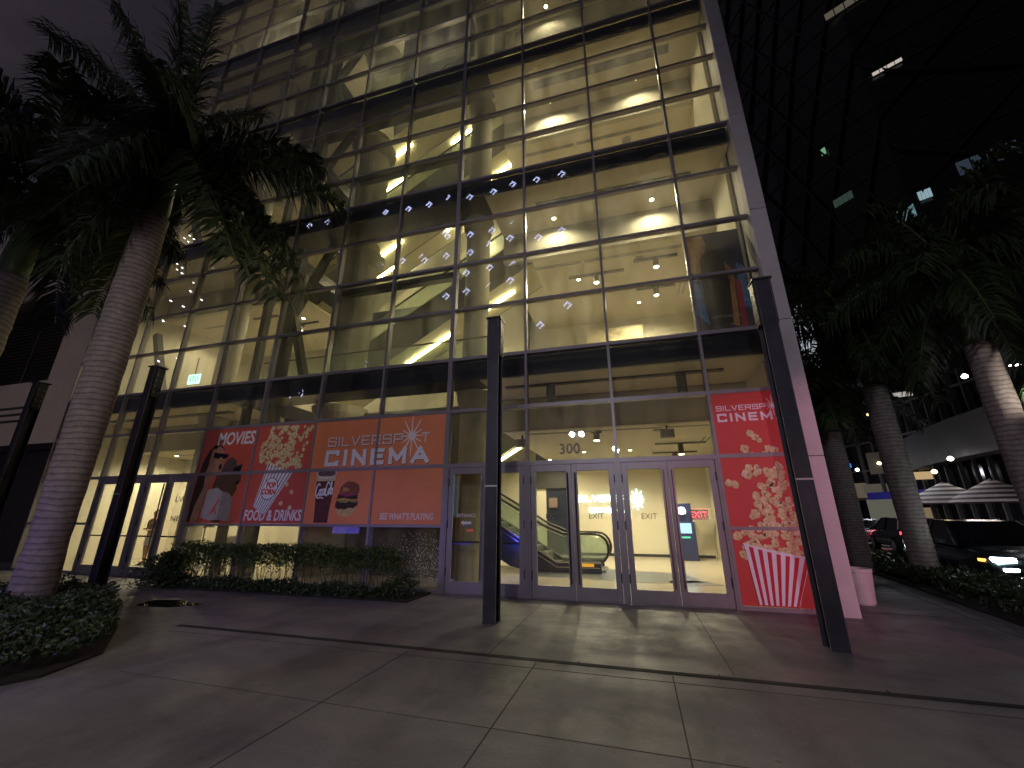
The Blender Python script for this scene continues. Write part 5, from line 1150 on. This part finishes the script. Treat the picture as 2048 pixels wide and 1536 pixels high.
for dx in (-.26, .26):
    MB().lathe((p.x+dx, p.y, p.z-.14), [(.05, 0), (.14, .06), (.15, .16), (.08, .26)], 14).build('globe', glow('globe white', (.8, .9, 1), 60), SLm, smooth=True); lamp('POINT', 'globe_lamp', (p.x+dx, p.y+.25, p.z), 95, SLm, col=(.95, .86, .95), size=.15)
MB().bar((p.x-.3, p.y, p.z+.16), (p.x+.3, p.y, p.z+.16), .04, .04).build('arm', M_steel, SLm)
lb = thing('led_billboard', 'blue violet led screen mirrored low in the glass below the banner', 'screen', (-15.6, -14.2, 0))
MB().box(-17.3, -14.2, -14.2, -14.1, .5, 2.6).build('screen', glow('violet screen', (.22, .16, 1), 3.2), lb); MB().box(-17.4, -14.1, -14.35, -14.21, 0, 2.7).build('frame', M_steel, lb)
p = mirrored(925, 1060, 12); bb = thing('blue_light_panel', 'tall blue light panel mirrored in the entrance door', 'light panel', (p.x, p.y, 0))
MB().box(p.x-.8, p.x+.5, p.y, p.y+.05, .15, 1.1).build('panel', glow('deep blue', (.02, .02, 1), 2.2), bb); MB().box(p.x-.9, p.x-.3, p.y-.02, p.y+.03, 1.5, 3.6).build('panel', glow('cold cyan', (.4, .75, 1), .9), bb); MB().box(p.x-1.0, p.x+.7, p.y-.2, p.y-.03, 0, 3.8).build('frame', M_steel, bb)
p = mirrored(1402, 1030, 12); ng = thing('red_neon_sign', 'red neon sign mirrored in the right hand exit door', 'neon sign', (p.x, p.y, 0))
m_ = MB(); m_.box(p.x-.35, p.x+.35, p.y, p.y+.04, p.z-.18, p.z-.12).box(p.x-.42, p.x+.42, p.y, p.y+.04, p.z+.24, p.z+.29); add_text(m_, 'OPEN', p.x, p.y+.03, p.z-.05, .26, 1, mirror=False); m_.build('neon_tubes', glow('red neon', (1, .05, .12), 9), ng); MB().box(p.x-.5, p.x+.5, p.y-.08, p.y-.02, 0, p.z+.4).build('board', M_steel, ng)
# added unseen fill lamps on poles that wash the plaza, corner, palm and neighbour
def added_flood(x, y, z, tx, e, col, lab, ang=70):
    t = thing('added_floodlight', lab, 'added_floodlight', (x, y, 0), 'added coloured plaza floodlights'); MB().tube([(x, y, 0), (x, y, z-.12)], .05, 8).build('pole', M_steel, t); MB().box(x-.15, x+.15, y-.1, y+.1, z-.11, z+.11).build('housing', M_steel, t, bevel=.01)
    lamp('SPOT', 'added_flood_lamp', (x, y+.16, z), e, t, col=col, size=.12, angle=ang, tgt=tx)
added_flood(11.2, -8.5, 2.2, (5.3, 0, 1.7), 1500, (1, .40, .58), 'added pink fill lamp aimed at the corner fin from the right', 30)
added_flood(-7.5, -11.5, 3.2, (-6.2, -5.6, .0), 560, (.45, .34, 1), 'added violet fill lamp aimed at the foot of the large palm', 60)
added_flood(-4.0, -14.0, 4.6, (-8.0, -3.5, 4.6), 560, (1, .86, .80), 'added soft white fill lamp aimed at the trunk of the large palm', 34)
added_flood(1.5, -14.5, 5.0, (1.0, -2.6, 1.0), 1050, (.90, .82, 1), 'added mauve fill lamp washing the plaza from behind', 104)
added_flood(-17.0, -9.0, 4.5, (-19.5, .3, 5.5), 330, (1, .80, .66), 'added warm fill lamp washing the cream building', 80)
# tall lamp lighting the right hand palm trunk
t = thing('street_lamp', 'tall street lamp just outside the right edge lighting the bright trunk', 'street lamp', (10.4, -1.6, 0), 'plaza street lamps')
MB().tube([(10.4, -1.6, 0), (10.4, -1.6, 4.0), (10.35, -1.5, 4.3)], [.08, .05, .04], 8).build('pole', M_steel, t); MB().box(10.2, 10.5, -1.6, -1.3, 4.3, 4.4).build('lamp_head', M_steel, t)
lamp('SPOT', 'street_lamp_light', (10.3, -1.35, 4.5), 620, t, col=(1, .9, .78), size=.08, angle=34, tgt=(8.85, .75, 3.9))
